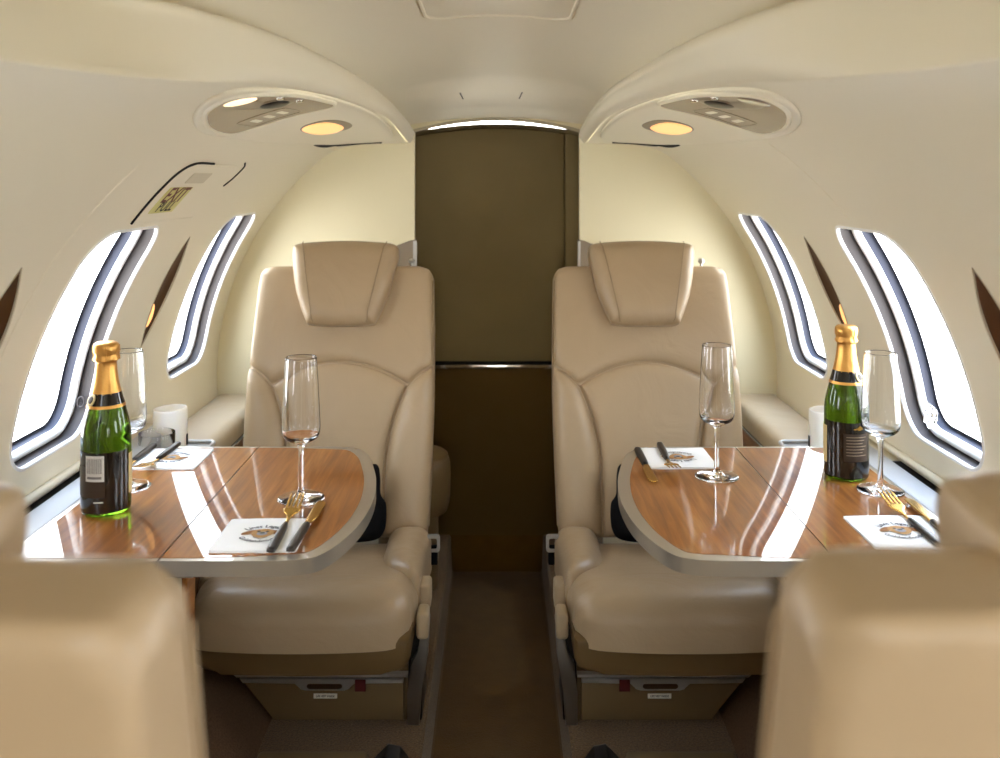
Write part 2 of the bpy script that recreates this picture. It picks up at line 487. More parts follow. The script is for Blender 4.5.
def make_window(side, y, idx):
    def dense(lp, k=12):
        out_ = []; n_ = len(lp)
        for i_ in range(n_):
            a_, b_ = lp[i_], lp[(i_ + 1) % n_]
            kk = k if (i_ + 1) % 10 == 0 else 1            # straight sides follow the curved wall
            for j_ in range(kk): out_.append((a_[0] + (b_[0] - a_[0]) * j_ / kk, a_[1] + (b_[1] - a_[1]) * j_ / kk))
        return out_
    def ring(inset, off): return [wallmap(side, a, b, off) for a, b in dense(win_loop(y, inset))]
    mb = MB()   # rounded white edge of the opening
    loops_band(mb, [ring(-0.004, -0.0005), ring(-0.002, -0.002), ring(0.0, -0.0024), ring(0.0018, -0.001), ring(0.0025, 0.002), ring(0.002, 0.005)])
    root = mb.build('window_%d' % idx, 'window_white', angle=70)
    struct(root)
    mb = MB()   # dark shade track
    loops_band(mb, [ring(0.002, 0.005), ring(0.000, 0.006), ring(-0.003, 0.010), ring(-0.003, 0.031), ring(0.003, 0.032)])
    mb.build('shade_track', 'window_grey', root, angle=50)
    mb = MB()   # pale inner frame
    loops_band(mb, [ring(-0.002, 0.032), ring(0.001, 0.027), ring(0.005, 0.025), ring(0.009, 0.026), ring(0.0115, 0.030), ring(0.0125, 0.038)])
    mb.build('inner_frame', 'window_white', root, angle=60)
    mb = MB()   # blue-grey seal before the outer pane
    loops_band(mb, [ring(0.0125, 0.038), ring(0.0115, 0.039), ring(0.011, 0.054), ring(0.014, 0.056), ring(0.017, 0.054)])
    mb.build('seal', 'window_blue', root, angle=60)
    mb = MB()
    lp = resample(win_loop(y, 0.0135), 0.02)
    gy = np.arange(y - WW, y + WW, 0.03); gs = np.arange(WIN_S - WH, WIN_S + WH, 0.03)
    G = np.array([(a, b) for a in gy for b in gs]); G = G[inside(G, lp)]; G = G[seg_dist(G, lp) > 0.01]
    V, Fc = cdt([tuple(p) for p in G], [lp])
    mb.add([wallmap(side, a, b, 0.055) for a, b in V], Fc)
    mb.build('pane', 'pane_glass', root)
    if side < 0 and y < .5:          # shades drawn on these two
        mb = MB(); mb.add([wallmap(side, a, b, 0.022) for a, b in V], Fc); mb.build('shade', 'liner', root)
    # small ring pull of the shade
    mb = MB()
    c0 = (y + WW - 0.004, WIN_S - WH + 0.05)
    pts = [wallmap(side, c0[0] - 0.004, c0[1] + 0.009 * math.sin(a), 0.016 + 0.006 * math.cos(a)) for a in np.linspace(0, 2 * PI, 17)[:-1]]
    tube(mb, pts, 0.0016, 6, closed=True)
    if side < 0 and abs(y - 1.53) < .01: mb.build('shade_pull', 'window_grey', root)
k = 1
for y in WIN_Y:
    for sd in (-1, 1):
        make_window(sd, y, k); k += 1

# overhead lips, headliner
def make_lip(side, name):
    mb = MB(); rows = []
    ys = np.linspace(Y0, Y1, 150)
    for y in ys:
        sx, sz = ip(SEAM, y); lx, lz = ip(LIP[side], y)
        ctrl = [(sx, sz + 0.004), (sx - 0.004, sz - 0.002), ((sx * 2 + lx) / 3 - 0.008, sz + (lz - sz) * 0.22), (sx * 0.3 + lx * 0.7 - 0.004, sz + (lz - sz) * 0.6), (lx, lz - 0.008), (lx + 0.004, lz + 0.004), (lx + 0.018, lz + 0.010), (lx + 0.06, lz + 0.012), (lx + 0.10, lz + 0.016)]
        rows.append([(side * a, y, E + b) for a, b in spline(ctrl, 4)])
    n = len(rows[0]); vs = [p for r_ in rows for p in r_]
    fs = [(i * n + j, i * n + j + 1, (i + 1) * n + j + 1, (i + 1) * n + j) for i in range(len(rows) - 1) for j in range(n - 1)]
    # blunt end cap against the partition
    mb.add(vs, fs)
    return struct(mb.build(name, 'liner', angle=60))
make_lip(-1, 'trim_1'); make_lip(1, 'trim_2')
HC = [(-1.3, .30), (1.0, .315), (1.55, .318), (1.80, .308), (2.0, .288), (2.15, .268), (2.225, .252), (2.26, .232), (2.295, .206), (2.33, .194), (2.38, .185), (2.45, .164)]
def ceil_z(x, y):
    side = -1 if x < 0 else 1
    lx, lz = ip(LIP[side], y); h = ip(HC, y)[0]
    e = lx + 0.095; q = min(1, abs(x) / e)
    zb = lz + 0.024
    if y > 2.3:
        w = min(1, (y - 2.3) / 0.13); zb = zb * (1 - w) + 0.126 * w
    return E + h - (h - zb) * q ** 2.3
mb = MB(); rows = []
for y in list(np.linspace(Y0, 1.9, 60)) + list(np.linspace(1.905, Y1, 70)):
    ll, lr = ip(LIP[-1], y)[0] + 0.095, ip(LIP[1], y)[0] + 0.095
    row = []
    for t in np.linspace(-1, 1, 41):
        x = t * (ll if t < 0 else lr)
        row.append((x, y, ceil_z(x, y)))
    zl, zr = E + ip(LIP[-1], y)[1] + .012, E + ip(LIP[1], y)[1] + .012
    row = [(-ll - .002, y, min(zl, row[0][2] - .001))] + row + [(lr + .002, y, min(zr, row[-1][2] - .001))]
    rows.append(row)
n = 43
mb.add([p for r_ in rows for p in r_], [(i * n + j, i * n + j + 1, (i + 1) * n + j + 1, (i + 1) * n + j) for i in range(len(rows) - 1) for j in range(n - 1)])
struct(mb.build('ceiling', 'headliner', angle=60))
# raised rim of the ceiling hatch and two slots near the arch
mb = MB()
lp = [(x, y) for x, y in resample(rrect(-.132, .136, 1.15, 1.745, .06, 8), 0.02)]
tube(mb, [(x, y, ceil_z(x, y) - 0.001) for x, y in lp], 0.0045, 8, closed=True)
hatch = tag(mb.build('ceiling_hatch', 'liner'), 'pale rounded rectangular hatch rim set in the middle of the ceiling', 'hatch')
mb = MB()
V, Fc = cdt([], [lp]); mb.add([(x, y, ceil_z(x, y) - 0.0015) for x, y in V], Fc)
mb.build('hatch_panel', 'headliner', hatch)
for q, (x, lab) in enumerate(((-.087, 'tiny dark slot in the ceiling above the doorway, left of the centreline'), (.058, 'tiny dark slot in the ceiling above the doorway, right of the centreline'))):
    mb = MB(); y = 2.29
    s = -1 if q == 0 else 1
    tube(mb, [(x - 0.004 * s * -1, y - 0.01, ceil_z(x, y - 0.01) - 0.0005), (x, y, ceil_z(x, y) - 0.001), (x + 0.003 * s * -1, y + 0.012, ceil_z(x, y + 0.012) - 0.0005)], 0.0014, 6)
    tag(mb.build('ceiling_slot', 'ink'), lab, 'slot', 'slots above the doorway')

# partition with doorway
DW = 0.218
def arch(x): return E + 0.163 - 0.031 * (x / DW) ** 2
out = [(0.80 * math.cos(a), ZC + 0.80 * math.sin(a)) for a in np.linspace(math.radians(-52), math.radians(232), 70)]
door_loop = [(-DW, -0.12), (DW, -0.12), (DW, E - .160), (DW, E + 0.06)] + [(x, arch(x)) for x in np.linspace(DW, -DW, 21)] + [(-DW, E + .06), (-DW, E - .160)]
mb = MB()
out2 = [p for p in out if True]
V, Fc = cdt([(x, z) for x in np.arange(-.75, .76, .05) for z in np.arange(-.1, 1.3, .05) if x * x + (z - ZC) ** 2 < .6 and not (abs(x) < DW + .02)], [resample(out2, .03), resample(door_loop, 0.02)])
C = np.array([[(V[f[0]][k] + V[f[1]][k] + V[f[2]][k]) / 3 for k in (0, 1)] for f in Fc]); bad = inside(C, door_loop)
Fc = [f for f, b in zip(Fc, bad) if not b]
nv = len(V)
mb.add([(x, Y1, z) for x, z in V] + [(x, Y1 + .03, z) for x, z in V], Fc + [tuple(nv + i for i in f[::-1]) for f in Fc])
dl = resample(door_loop, 0.02); n = len(dl)
mb.add([(x, Y1, z) for x, z in dl] + [(x, Y1 + .03, z) for x, z in dl], [(i, (i + 1) % n, n + (i + 1) % n, n + i) for i in range(n)])
struct(mb.build('wall_back', 'partition', smooth=False))
# taupe jamb pieces with a bright edge below the cream panels
for q, sd in enumerate((-1, 1)):
    mb = MB()
    pl = [(DW - .002, -0.05), (DW + .06, -0.05), (DW + .06, E - .176), (DW + .04, E - .172), (DW + .012, E - .160), (DW - .002, E - .158)]
    prism(mb, [(sd * a, b) for a, b in pl][::sd], lambda u, v, h: (u, h, v), Y1 - .010, Y1 + .035, 0.002, 1)
    o = struct(mb.build('trim_%d' % (3 + q), 'taupe'))
    mb = MB(); box(mb, sd * (DW - .006), sd * (DW + .001), Y1 - .013, Y1 - .006, -.05, E - .16, .001, 1)
    mb.build('edge_strip', 'silver', o)
mb = MB()   # bright strip round the arch
tube(mb, [(x, Y1 - .012, arch(x) - .004) for x in np.linspace(-DW, DW, 31)], 0.0045, 10)
struct(mb.build('trim_5', 'arch_metal'))
mb = MB()   # passage between partition and door
YD = 2.68
xs = np.linspace(-.245, .245, 21)
vs = []; fs = []
prof = [(-.245, -.12)] + [(x, E + .150 - .026 * (x / .245) ** 2) for x in xs] + [(.245, -.12)]
for y in (Y1 + .03, YD + .02): vs += [(x, y, z) for x, z in prof]
n = len(prof); fs = [(i, i + 1, n + i + 1, n + i) for i in range(n - 1)]
fs.append(tuple(range(n, 2 * n)))
mb.add(vs, fs); struct(mb.build('wall_passage', 'door_fabric', smooth=False))
# dark fabric door beyond the doorway
mb = MB()
dp = [(-.244, E - .528)] + [(.192, E - .528)] + [(x, E + .147 - .026 * (x / .245) ** 2) for x in np.linspace(.192, -.244, 21)]
prism(mb, dp, lambda u, v, h: (u, h, v), YD - .012, YD + .01, .003, 2)
door = struct(mb.build('door_1', 'door_fabric'))
mb = MB(); box(mb, .195, .25, YD - .010, YD + .01, E - .528, E + .14, .003, 2); mb.build('jamb', 'door_fabric', door)
mb = MB(); box(mb, -.25, .25, YD - .016, YD + .01, -.01, E - .540, .004, 2); mb.build('lower_panel', 'door_fabric_shaded', door)
mb = MB(); box(mb, -.25, .25, YD - .024, YD - .006, E - .540, E - .528, .003, 2); mb.build('rail', 'chrome', door)
mb = MB(); box(mb, -.25, .25, YD - .018, YD - .012, E - .528, E - .519, .002, 1); mb.build('rail_shadow', 'gap_black', door)  # slim shadow above the rail, laid in as a black strip
# front bulkhead behind the viewer; cockpit opening put in and sized for its daylight
mb = MB()
fo = rrect(-.22, .22, .50, 1.12, .08, 6)
V, Fc = cdt([], [resample(out, .05), resample(fo, .05)])
C = np.array([[(V[f[0]][k] + V[f[1]][k] + V[f[2]][k]) / 3 for k in (0, 1)] for f in Fc]); bad = inside(C, fo)
mb.add([(x, Y0, z) for x, z in V], [f for f, b in zip(Fc, bad) if not b])
struct(mb.build('wall_front', 'liner'))

# floor: raised platforms either side of a dropped aisle
AW = 0.132; AZ = -0.104
mb = MB()
vs = []; prof = [(-.50, 0), (-AW - .006, 0), (-AW - .001, -.004), (-AW, -.010), (-AW + .004, AZ + .004), (-AW + .008, AZ), (AW - .008, AZ), (AW - .004, AZ + .004), (AW, -.010), (AW + .001, -.004), (AW + .006, 0), (.50, 0)]
ys = [Y0, YD]
for y in ys: vs += [(x, y, z) for x, z in prof]
n = len(prof)
for i in range(n - 1): mb.add([], [])
mb.v = vs; mb.f = [(i, i + 1, n + i + 1, n + i) for i in range(n - 1)]; mb.m = [1 if 3 < i < 7 else 0 for i in range(n - 1)]
o = len(mb.v); mb.v += [(-AW, YD - .02, AZ), (AW, YD - .02, AZ), (AW, YD - .02, 0), (-AW, YD - .02, 0)]
mb.f.append((o, o + 1, o + 2, o + 3)); mb.m.append(1)
struct(mb.build('floor', ['carpet', 'aisle_carpet'], smooth=False))
# carpeted lower side walls
for sd, nm in ((-1, 'baseboard_left'), (1, 'baseboard_right')):
    mb = MB(); pr = spline([(.745, E - .56), (.705, E - .64), (.60, E - .80), (.50, E - .93), (.425, 0.0), (.41, -.01)], 4)
    vs = []
    for y in (Y0, Y1): vs += [(sd * x, y, z) for x, z in pr]
    n = len(pr); mb.add(vs, [(i, i + 1, n + i + 1, n + i) for i in range(n - 1)])
    struct(mb.build(nm, 'wall_carpet'))
# side ledges beside the tables with the black gap strip along the wall foot
for sd, nm in ((-1, 6), (1, 7)):
    mb = MB(); box(mb, *sorted((sd * .664, sd * .714)), Y0, 1.96, E - .560, E - .506, .004, 2)
    led = struct(mb.build('trim_%d' % nm, 'ledge_grey'))
    mb = MB(); box(mb, *sorted((sd * .714, sd * .742)), Y0, 1.70, E - .560, E - .514, .0)
    mb.build('gap_strip', 'gap_black', led)
    mb = MB(); box(mb, *sorted((sd * .7145, sd * .742)), 1.70, 1.96, E - .560, E - .512, .002, 1); mb.build('ledge_infill', 'liner', led)
    mb = MB()
    tube(mb, [(sd * .7335, y, E - .500) for y in (Y0, 1.96)], .007, 10); mb.build('wall_foot', 'liner', led)
# wall panel joints
for q, (sd, yy, s0, s1) in enumerate(((-1, 1.285, R * math.radians(22), R * math.radians(47)), (1, 1.535, R * math.radians(38), R * math.radians(52)))):
    mb = MB(); tube(mb, [wallmap(sd, yy + .02 * t * t, s0 + (s1 - s0) * t, .0022) for t in np.linspace(0, 1, 20)], .0034, 8)
    struct(mb.build('trim_%d' % (8 + q), 'liner'))

# ------------------------------------------------------------------ wall sconces (leaf-shaped recessed lamps)
def make_sconce(side, y, label):
    def pt(a, b, off): return wallmap(side, a, b, off)
    lp = resample(sconce_loop(y, side), 0.008)
    cx = y + .012
    c0 = pt(y, SC_S, 0)
    root = tag(empty('wall_sconce', c0), label, 'wall lamp', 'leaf shaped lamps between the windows')
    def L(p): return p - c0
    mb = MB(); loops = []
    for t, d in ((0, 0), (.05, .002), (.2, .006), (.45, .011), (.7, .014), (.97, .015)):
        loops.append([L(pt(a + (cx - a) * t, b + (SC_S - b) * t * 0.9, d)) for a, b in lp])
    loops_band(mb, loops)
    n = len(lp); last = loops[-1]; ctr = sum((Vector(p) for p in last), Vector()) / n
    mb.add(last + [ctr], [(i, (i + 1) % n, n) for i in range(n)])
    mb.build('recess', 'bronze', root, angle=50)
    mb = MB()
    r0 = [L(pt(a, b, -.0012)) for a, b in lp]; r1 = [L(pt(a + (cx - a) * .05, b + (SC_S - b) * .02, -.001)) for a, b in lp]; r2 = [L(pt(a + (cx - a) * .06, b + (SC_S - b) * .025, .004)) for a, b in lp]
    loops_band(mb, [r0, r1, r2]); mb.build('rim', 'liner_dull', root, angle=60)
    mb = MB()      # amber lens in the lower half
    ol = [(y + .0235 + .014 * math.cos(a) - .004 * math.sin(a), SC_S - .066 + .030 * math.sin(a)) for a in np.linspace(0, 2 * PI, 28)[:-1]]
    pad(mb, ol, lambda u, v, h: L(pt(u, v, .0105 - h)), T=.003, r=.009, S=.003, res=.005)
    mb.build('lamp_lens', 'sconce_glow', root)
SCL = {(-1, 1.865): 'leaf shaped amber lamp in the left wall between the two left windows', (1, 1.865): 'leaf shaped amber lamp in the right wall above the champagne bottle',
       (-1, 1.205): 'leaf shaped wall lamp at the left edge of view, before the nearer left window', (1, 1.205): 'leaf shaped wall lamp at the right edge of view, before the nearer right window'}
for (sd, y), lab in SCL.items(): make_sconce(sd, y, lab)

# ------------------------------------------------------------------ overhead service panels
def psu(side, lit):
    """(y, q): q = distance across from the seam towards the wall"""
    def pt(y, q, h):
        s = S_MAX - q * 1.2 / 0.235 * (S_MAX - S_TOP)
        return wallmap(side, y, s, -h)
    c0 = pt(1.7, .09, 0); root = empty('overhead_service_panel', c0)
    L = lambda p: p - c0
    w = 'left' if side < 0 else 'right'
    tag(root, 'cream overhead service panel above the %s table with %s reading lamp and amber light' % (w, 'a lit' if lit else 'an unlit'), 'overhead panel', 'service panels over the tables')
    out = spline([(1.165, .035), (1.20, .105), (1.32, .165), (1.5, .182), (1.9, .172), (2.22, .150), (2.33, .115), (2.355, .055), (2.28, .018), (2.0, .008), (1.6, .006), (1.3, .008)], 8, True)
    mb = MB(); pad(mb, out, lambda u, v, h: L(pt(u, v, h)), T=.0055, r=.012, S=.0015, res=.022); mb.build('bezel', 'liner', root, angle=50)
    # dark shadow gap at the far end
    mb = MB(); tube(mb, [L(pt(u, v, .0045)) for u, v in spline([(2.12, .161), (2.24, .152), (2.34, .118), (2.366, .055)], 8)], [.0008 + .0032 * math.sin(PI * min(1, i_ / 12)) ** .6 if i_ < 12 else .004 for i_ in range(25)], 8); mb.build('shadow_gap', 'gap_black', root)
    ins = spline([(1.185, .045), (1.225, .11), (1.34, .155), (1.47, .165), (1.52, .135), (1.535, .08), (1.545, .02), (1.46, .012), (1.3, .014)], 8, True)
    mb = MB(); pad(mb, ins, lambda u, v, h: L(pt(u, v, .0062 + h)), T=.0022, r=.006, S=.001, res=.014); mb.build('insert', 'psu_tan', root, angle=50)
    rim = resample(ins, .012)
    mb = MB(); tube(mb, [L(pt(u, v, .0062)) for u, v in rim], .0042, 8, closed=True); mb.build('insert_rim', 'liner', root)
    def ell(cy, cq, a, b, n=28): return [(cy + a * math.cos(t), cq + b * math.sin(t)) for t in np.linspace(0, 2 * PI, n + 1)[:-1]]
    def dish(name, cy, cq, a, b, m, T=.002, base=.0088):
        mb = MB(); pad(mb, ell(cy, cq, a, b), lambda u, v, h: L(pt(u, v, base + h)), T=T, r=min(a, b) * .8, S=.0006, res=.008)
        return mb.build(name, m, root)
    rl = dish('reading_lamp', 1.225, .062, .026, .024, 'lamp_bright' if lit else 'lamp_off')
    dish('lamp_socket', 1.275, .070, .050, .020, 'bronze', .001)
    dish('air_vent', 1.335, .052, .034, .021, 'black_plastic', .004)
    v2 = dish('vent_ring', 1.335, .052, .046, .029, 'bronze', .0012)
    for cy, cq in ((1.29, .026), (1.37, .024)):
        dish('chrome_stud', cy, cq, .010, .006, 'chrome', .003)
    mb = MB(); tube(mb, [L(pt(u, v, .0092)) for u, v in resample(rrect(1.40, 1.50, .06, .135, .012, 4), .01)], .0009, 6, closed=True)
    mb.build('symbol_frame', 'bronze', root)
    for cq in (.078, .098, .118):
        mb = MB(); pad(mb, rrect(1.43, 1.475, cq - .005, cq + .005, .004, 3), lambda u, v, h: L(pt(u, v, .0088 + h)), T=.0008, r=.003, S=.0003, res=.006); mb.build('switch', 'placard', root)
    # squarish amber cabin light in a bronze surround
    lens = [(1.845 + .118 * abs(math.cos(t)) ** .7 * math.copysign(1, math.cos(t)), .098 + .026 * abs(math.sin(t)) ** .8 * math.copysign(1, math.sin(t))) for t in np.linspace(0, 2 * PI, 49)[:-1]]
    sur = [(1.85 + .140 * abs(math.cos(t)) ** .75 * math.copysign(1, math.cos(t)), .092 + .035 * abs(math.sin(t)) ** .85 * math.copysign(1, math.sin(t))) for t in np.linspace(0, 2 * PI, 49)[:-1]]
    mb = MB(); pad(mb, sur, lambda u, v, h: L(pt(u, v, .0062 + h)), T=.0012, r=.01, S=.0006, res=.012); mb.build('light_surround', 'bronze', root)
    mb = MB(); pad(mb, lens, lambda u, v, h: L(pt(u, v, .0082 + h)), T=.003, r=.014, S=.0004, res=.012); mb.build('light_lens', 'lamp_amber', root)
psu(-1, True); psu(1, False)

# ------------------------------------------------------------------ exit handle cover on the left wall
c0 = wallmap(-1, 1.62, R * math.radians(43), 0); XO = .035
root = tag(empty('exit_handle_cover', c0), 'cream emergency exit cover above the nearer left window with an EXIT PULL placard', 'exit cover')
D2 = math.radians
def ep(y, s, h=0): return wallmap(-1, y + XO, s, -h) - c0
mb = MB(); ol = rrect(1.452, 1.765, R * D2(37.4), R * D2(47.8), [.012, .02, .04, .05], 8)
pad(mb, ol, lambda u, v, h: ep(u, v, h), T=.0022, r=.006, S=.0006, res=.014); mb.build('cover_panel', 'liner', root)
mb = MB(); tube(mb, [ep(u, v, .0006) for u, v in spline([(1.449, R * D2(37.6)), (1.449, R * D2(43)), (1.457, R * D2(46.4)), (1.495, R * D2(47.9)), (1.585, R * D2(48.05))], 8)], [.0026] * 24 + [.0022] * 9, 8); mb.build('shadow_gap', 'gap_black', root)
mb = MB(); tube(mb, [ep(u, v, .0006) for u, v in spline([(1.765, R * D2(48.6)), (1.79, R * D2(47.6)), (1.793, R * D2(45.2)), (1.78, R * D2(43.6))], 6)], .0018, 8); mb.build('shadow_gap', 'gap_black', root)
mb = MB(); pad(mb, rrect(1.525, 1.625, R * D2(44.4), R * D2(46.4), .004, 3), lambda u, v, h: ep(u, v, .0026 + h), T=.001, r=.003, S=.0004, res=.01); mb.build('finger_recess', 'liner_dull', root)
PY0, PY1, PS0, PS1 = 1.480, 1.595, R * D2(39.2), R * D2(43.7)
mb = MB(); pad(mb, rrect(PY0, PY1, PS0, PS1, .003, 3), lambda u, v, h: ep(u, v, .0027 + h), T=.0004, r=.002, S=.0004, res=.012); mb.build('placard', 'exit_yellow', root)
for body, size, cs, sx, m in (('EXIT', .047, PS0 + (PS1 - PS0) * .68, 1.0, 'exit_red'), ('PULL', .030, PS0 + (PS1 - PS0) * .24, 1.1, 'ink')):
    vs, fs = text_geo(body, size); mb = MB(); mb.add([ep(1.5375 + a * sx, cs + b, .0040) for a, b, c in vs], fs)
    mb.build('lettering', m, root, smooth=False)

# ------------------------------------------------------------------ seats
def make_seat(m, name='club_seat', AL=math.radians(16.5), near=False):
    """faces -Y; m=+1: aisle on +x"""
    root = empty(name, (0, 0, 0))
    BY, BZ = 0.150, 0.245
    def bk(u, v, h):
        c = 0.012 * math.sin(min(1, max(0, v / .6)) * PI)      # gentle lumbar curve
        h = h + c
        return (u, BY + v * math.sin(AL) - h * math.cos(AL), BZ + v * math.cos(AL) + h * math.sin(AL))
    def W(v): return .200 + .008 * math.sin(min(1, v / .36) * PI / 2) - .008 * max(0, (v - .3) / .3) ** 1.5
    # --- shell of the backrest
    out = []
    right = [(W(v), v) for v in np.linspace(.02, .555, 16)]
    top = [(W(.56) - .001, .580), (W(.56) - .009, .592), (W(.56) - .028, .598), (.08, .600)] if not near else [(W(.56), .585), (W(.56) - .006, .595), (W(.56) - .016, .600), (.08, .602)]
    half = [(.185, 0)] + right + top
    out = half + [(-u, v) for u, v in half[::-1]]
    mb = MB(); pad(mb, out, lambda u, v, h: bk(u, v, h - (.105 if not near else .085)), T=.022, r=.022 if not near else .014, S=.075 if not near else .043, Tb=.020 if not near else .010, res=.016)
    mb.build('backrest', 'leather', root, angle=75)
    # --- lower centre panel
    def ctr(v): return .104 + .048 * max(0, (v - .12) / .21) ** 2.2
    cp = [(ctr(v), v) for v in np.linspace(.004, .318, 16)]
    archp = [(u, .372 - .052 * (u / .152) ** 2) for u in np.linspace(.150, -.150, 19)]
    cpo = cp + archp + [(-u, v) for u, v in cp[::-1]]
    mb = MB(); pad(mb, cpo, lambda u, v, h: bk(u, v, h - .012), T=.010, r=.022, S=.006, res=.014, hmod=lambda u, v: .006 * math.sin(PI * min(1, v / .36)))
    mb.build('centre_panel', 'leather', root, angle=75)
    # --- side bolsters
    for s in (1, -1):
        inner = [(ctr(v) + .004, v) for v in np.linspace(.004, .318, 16)]
        tip = [(.168, .338), (.186, .352), (W(.36) - .001, .362)]
        outer = [(W(v) + .002, v) for v in np.linspace(.34, .01, 14)]
        bo = [(s * u, v) for u, v in inner + tip + outer]
        mb = MB(); pad(mb, bo, lambda u, v, h: bk(u, v, h - .030), T=.030, r=.036, S=.016, res=.012)
        mb.build('side_bolster', 'leather', root, angle=75)
    # --- upper panel
    up = [(u, .376 - .052 * (u / .152) ** 2) for u in np.linspace(-.152, .152, 19)] + [(.170, .343), (.187, .357)] + [(W(v) - .001, v) for v in np.linspace(.368, .55, 10)] + [(W(.56) - .003, .578), (W(.56) - .011, .590), (W(.56) - .030, .596)]
    up = up + [(-u, v) for u, v in up[19:][::-1]]
    mb = MB(); pad(mb, up, lambda u, v, h: bk(u, v, h - (.014 if not near else .030)), T=.012, r=.024, S=.004, res=.014)
    mb.build('upper_panel', 'leather', root, angle=75)
    # --- headrest
    hp = spline([(-.070, .455), (0, .452), (.070, .455), (.085, .468), (.110, .53), (.124, .60), (.128, .632), (.118, .650), (.06, .657), (0, .659), (-.06, .657), (-.118, .650), (-.128, .632), (-.124, .60), (-.110, .53), (-.085, .468)], 5, True)
    def hd(u, v, h):
        b = .055 * max(0, (v - .56) / .1) ** 2 * .35
        return bk(u, v, h - b)
    hp = [(u * (.955 if not near else .82), v - (.006 if not near else .034) * max(0, (v - .45) / .2)) for u, v in hp]
    mb = MB(); pad(mb, hp, lambda u, v, h: hd(u, v, h - .010), T=.030, r=.036, S=.034, Tb=.042, res=.011) if not near else pad(mb, hp, lambda u, v, h: hd(u, v, h - .022), T=.040, r=.042, S=.030, Tb=.046, res=.011)
    hr = mb.build('headrest', 'leather', root, angle=80)
    for s in (1, -1) if not near else ():
        mb = MB(); pts = [hd(s * (.060 + (v - .46) * .19), v, .0545) for v in np.linspace(.482, .632, 10)]
        pts = [hd(s * .060, .459, .040), hd(s * .0625, .466, .0485)] + pts + [hd(s * .0965, .640, .0485), hd(s * .097, .648, .038)]
        tube(mb, pts, .0011, 6); mb.build('seam', 'stitch', hr)
    # stitched edge down the flanks
    for s in (1, -1):
        mb = MB(); tube(mb, [bk(s * (W(v) + .0005), v, -.026) for v in np.linspace(.37, .565, 12)], .0011, 6); mb.build('seam', 'stitch', root)
    mb = MB() ; hk = bk(.150, .604, -.045)
    lathe(mb, [(.003, -.012), (.003, .006), (.007, .008), (.008, .013), (.005, .017), (0, .018)], hk, 16)
    if not near: mb.build('coat_hook', 'silver', root)
    # --- seat cushion
    fr = [(-.196, -.190), (-.170, -.226), (-.10, -.238), (0, -.242), (.10, -.238), (.170, -.226), (.196, -.190)]
    co = spline(fr, 5) + [(.206, -.10), (.206, .05), (.202, .172)] + [(-.202, .172), (-.206, .05), (-.206, -.10)]
    mb = MB(); pad(mb, co, lambda u, v, h: (u, v + .012 * max(0, (h - .03) / .07) * (1 if v < -.15 else 0), .196 + h - .052 * max(0, (v + .14) / .32) * (h / .09)), T=.044, r=.050, S=.044, res=.013, hmod=lambda u, v: -.006 * math.exp(-((u / .12) ** 2 + ((v - .02) / .12) ** 2)))
    mb.build('seat_cushion', 'leather', root, angle=80)
    for s in (1, -1):
        so = spline([(s * .208, .165), (s * .208, .02), (s * .207, -.105), (s * .176, -.100), (s * .140, -.060), (s * .124, .0), (s * .122, .08), (s * .126, .165)], 6, True)
        mb = MB(); pad(mb, so, lambda u, v, h: (u, v, .205 + h - .022 * max(0, (v + .1) / .27)), T=.040, r=.036, S=.048, res=.011)
        mb.build('seat_bolster', 'leather', root, angle=80)
    # --- shell under the cushion
    sk = [(.200, .212), (.200, .175), (.194, .160), (.178, .152), (.15, .150), (0, .147), (-.13, .150), (-.165, .156), (-.186, .170), (-.196, .188), (-.198, .212)]
    sk = [(m * a, b) for a, b in sk]
    if area2(sk) < 0: sk = sk[::-1]
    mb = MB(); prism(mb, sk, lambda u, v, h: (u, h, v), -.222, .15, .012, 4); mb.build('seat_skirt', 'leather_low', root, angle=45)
    # --- base with drawer
    bs = [(m * a, b) for a, b in [(-.068, 0), (.186, 0), (.186, .160), (-.165, .160), (-.150, .105)]]
    if area2(bs) < 0: bs = bs[::-1]
    mb = MB(); prism(mb, bs, lambda u, v, h: (u, h, v), -.10, .15, .003, 2); mb.build('base', 'base_tan', root, angle=40)
    dr = [(m * a, b) for a, b in [(-.064, .005), (.178, .005), (.178, .084), (-.128, .084)]]
    if area2(dr) < 0: dr = dr[::-1]
    mb = MB(); prism(mb, dr, lambda u, v, h: (u, h, v), -.110, -.098, .002, 2); dw = mb.build('drawer', 'base_tan', root, angle=40)
    mb = MB()
    pr = [(-.140, .0925), (.186, .0925), (.186, .087), (-.134, .087)]
    prism(mb, [(m * a, b) for a, b in pr][::m], lambda u, v, h: (u, h, v), -.114, -.098, .001, 1)
    pr = [(-.128, .0845), (.178, .0845), (.178, .0765), (.086, .0765), (.076, .065), (.068, .0625), (-.006, .0625), (-.014, .065), (-.024, .0765), (-.122, .0765)]
    prism(mb, [(m * a, b) for a, b in pr][::m], lambda u, v, h: (u, h, v), -.114, -.108, .001, 1)
    mb.build('trim_rail', 'silver', dw, angle=40)
    mb = MB(); pr = rrect(-.002, .064, .0665, .0755, .0045, 5); prism(mb, [(m * a, b) for a, b in pr][::m], lambda u, v, h: (u, h, v), -.1152, -.1130, .0006, 1); mb.build('handle', 'bronze', dw)
    tx = .115 if m < 0 else .115
    mb = MB(); box(mb, *sorted((m * .088, m * .108)), -.1165, -.1145, .062, .084, .0006, 1); mb.build('pull_tag', 'red_tag', dw)
    mb = MB(); box(mb, *sorted((m * .010, m * .054)), -.1115, -.1100, .0465, .0555, .0004, 1); pc = mb.build('placard', 'placard', dw)
    vs, fs = text_geo('LIFE VEST INSIDE', .0054); mb = MB(); mb.add([(m * .032 + a * .86, -.1119, .0510 + b) for a, b, c in vs], fs); mb.build('lettering', 'ink', pc, smooth=False)
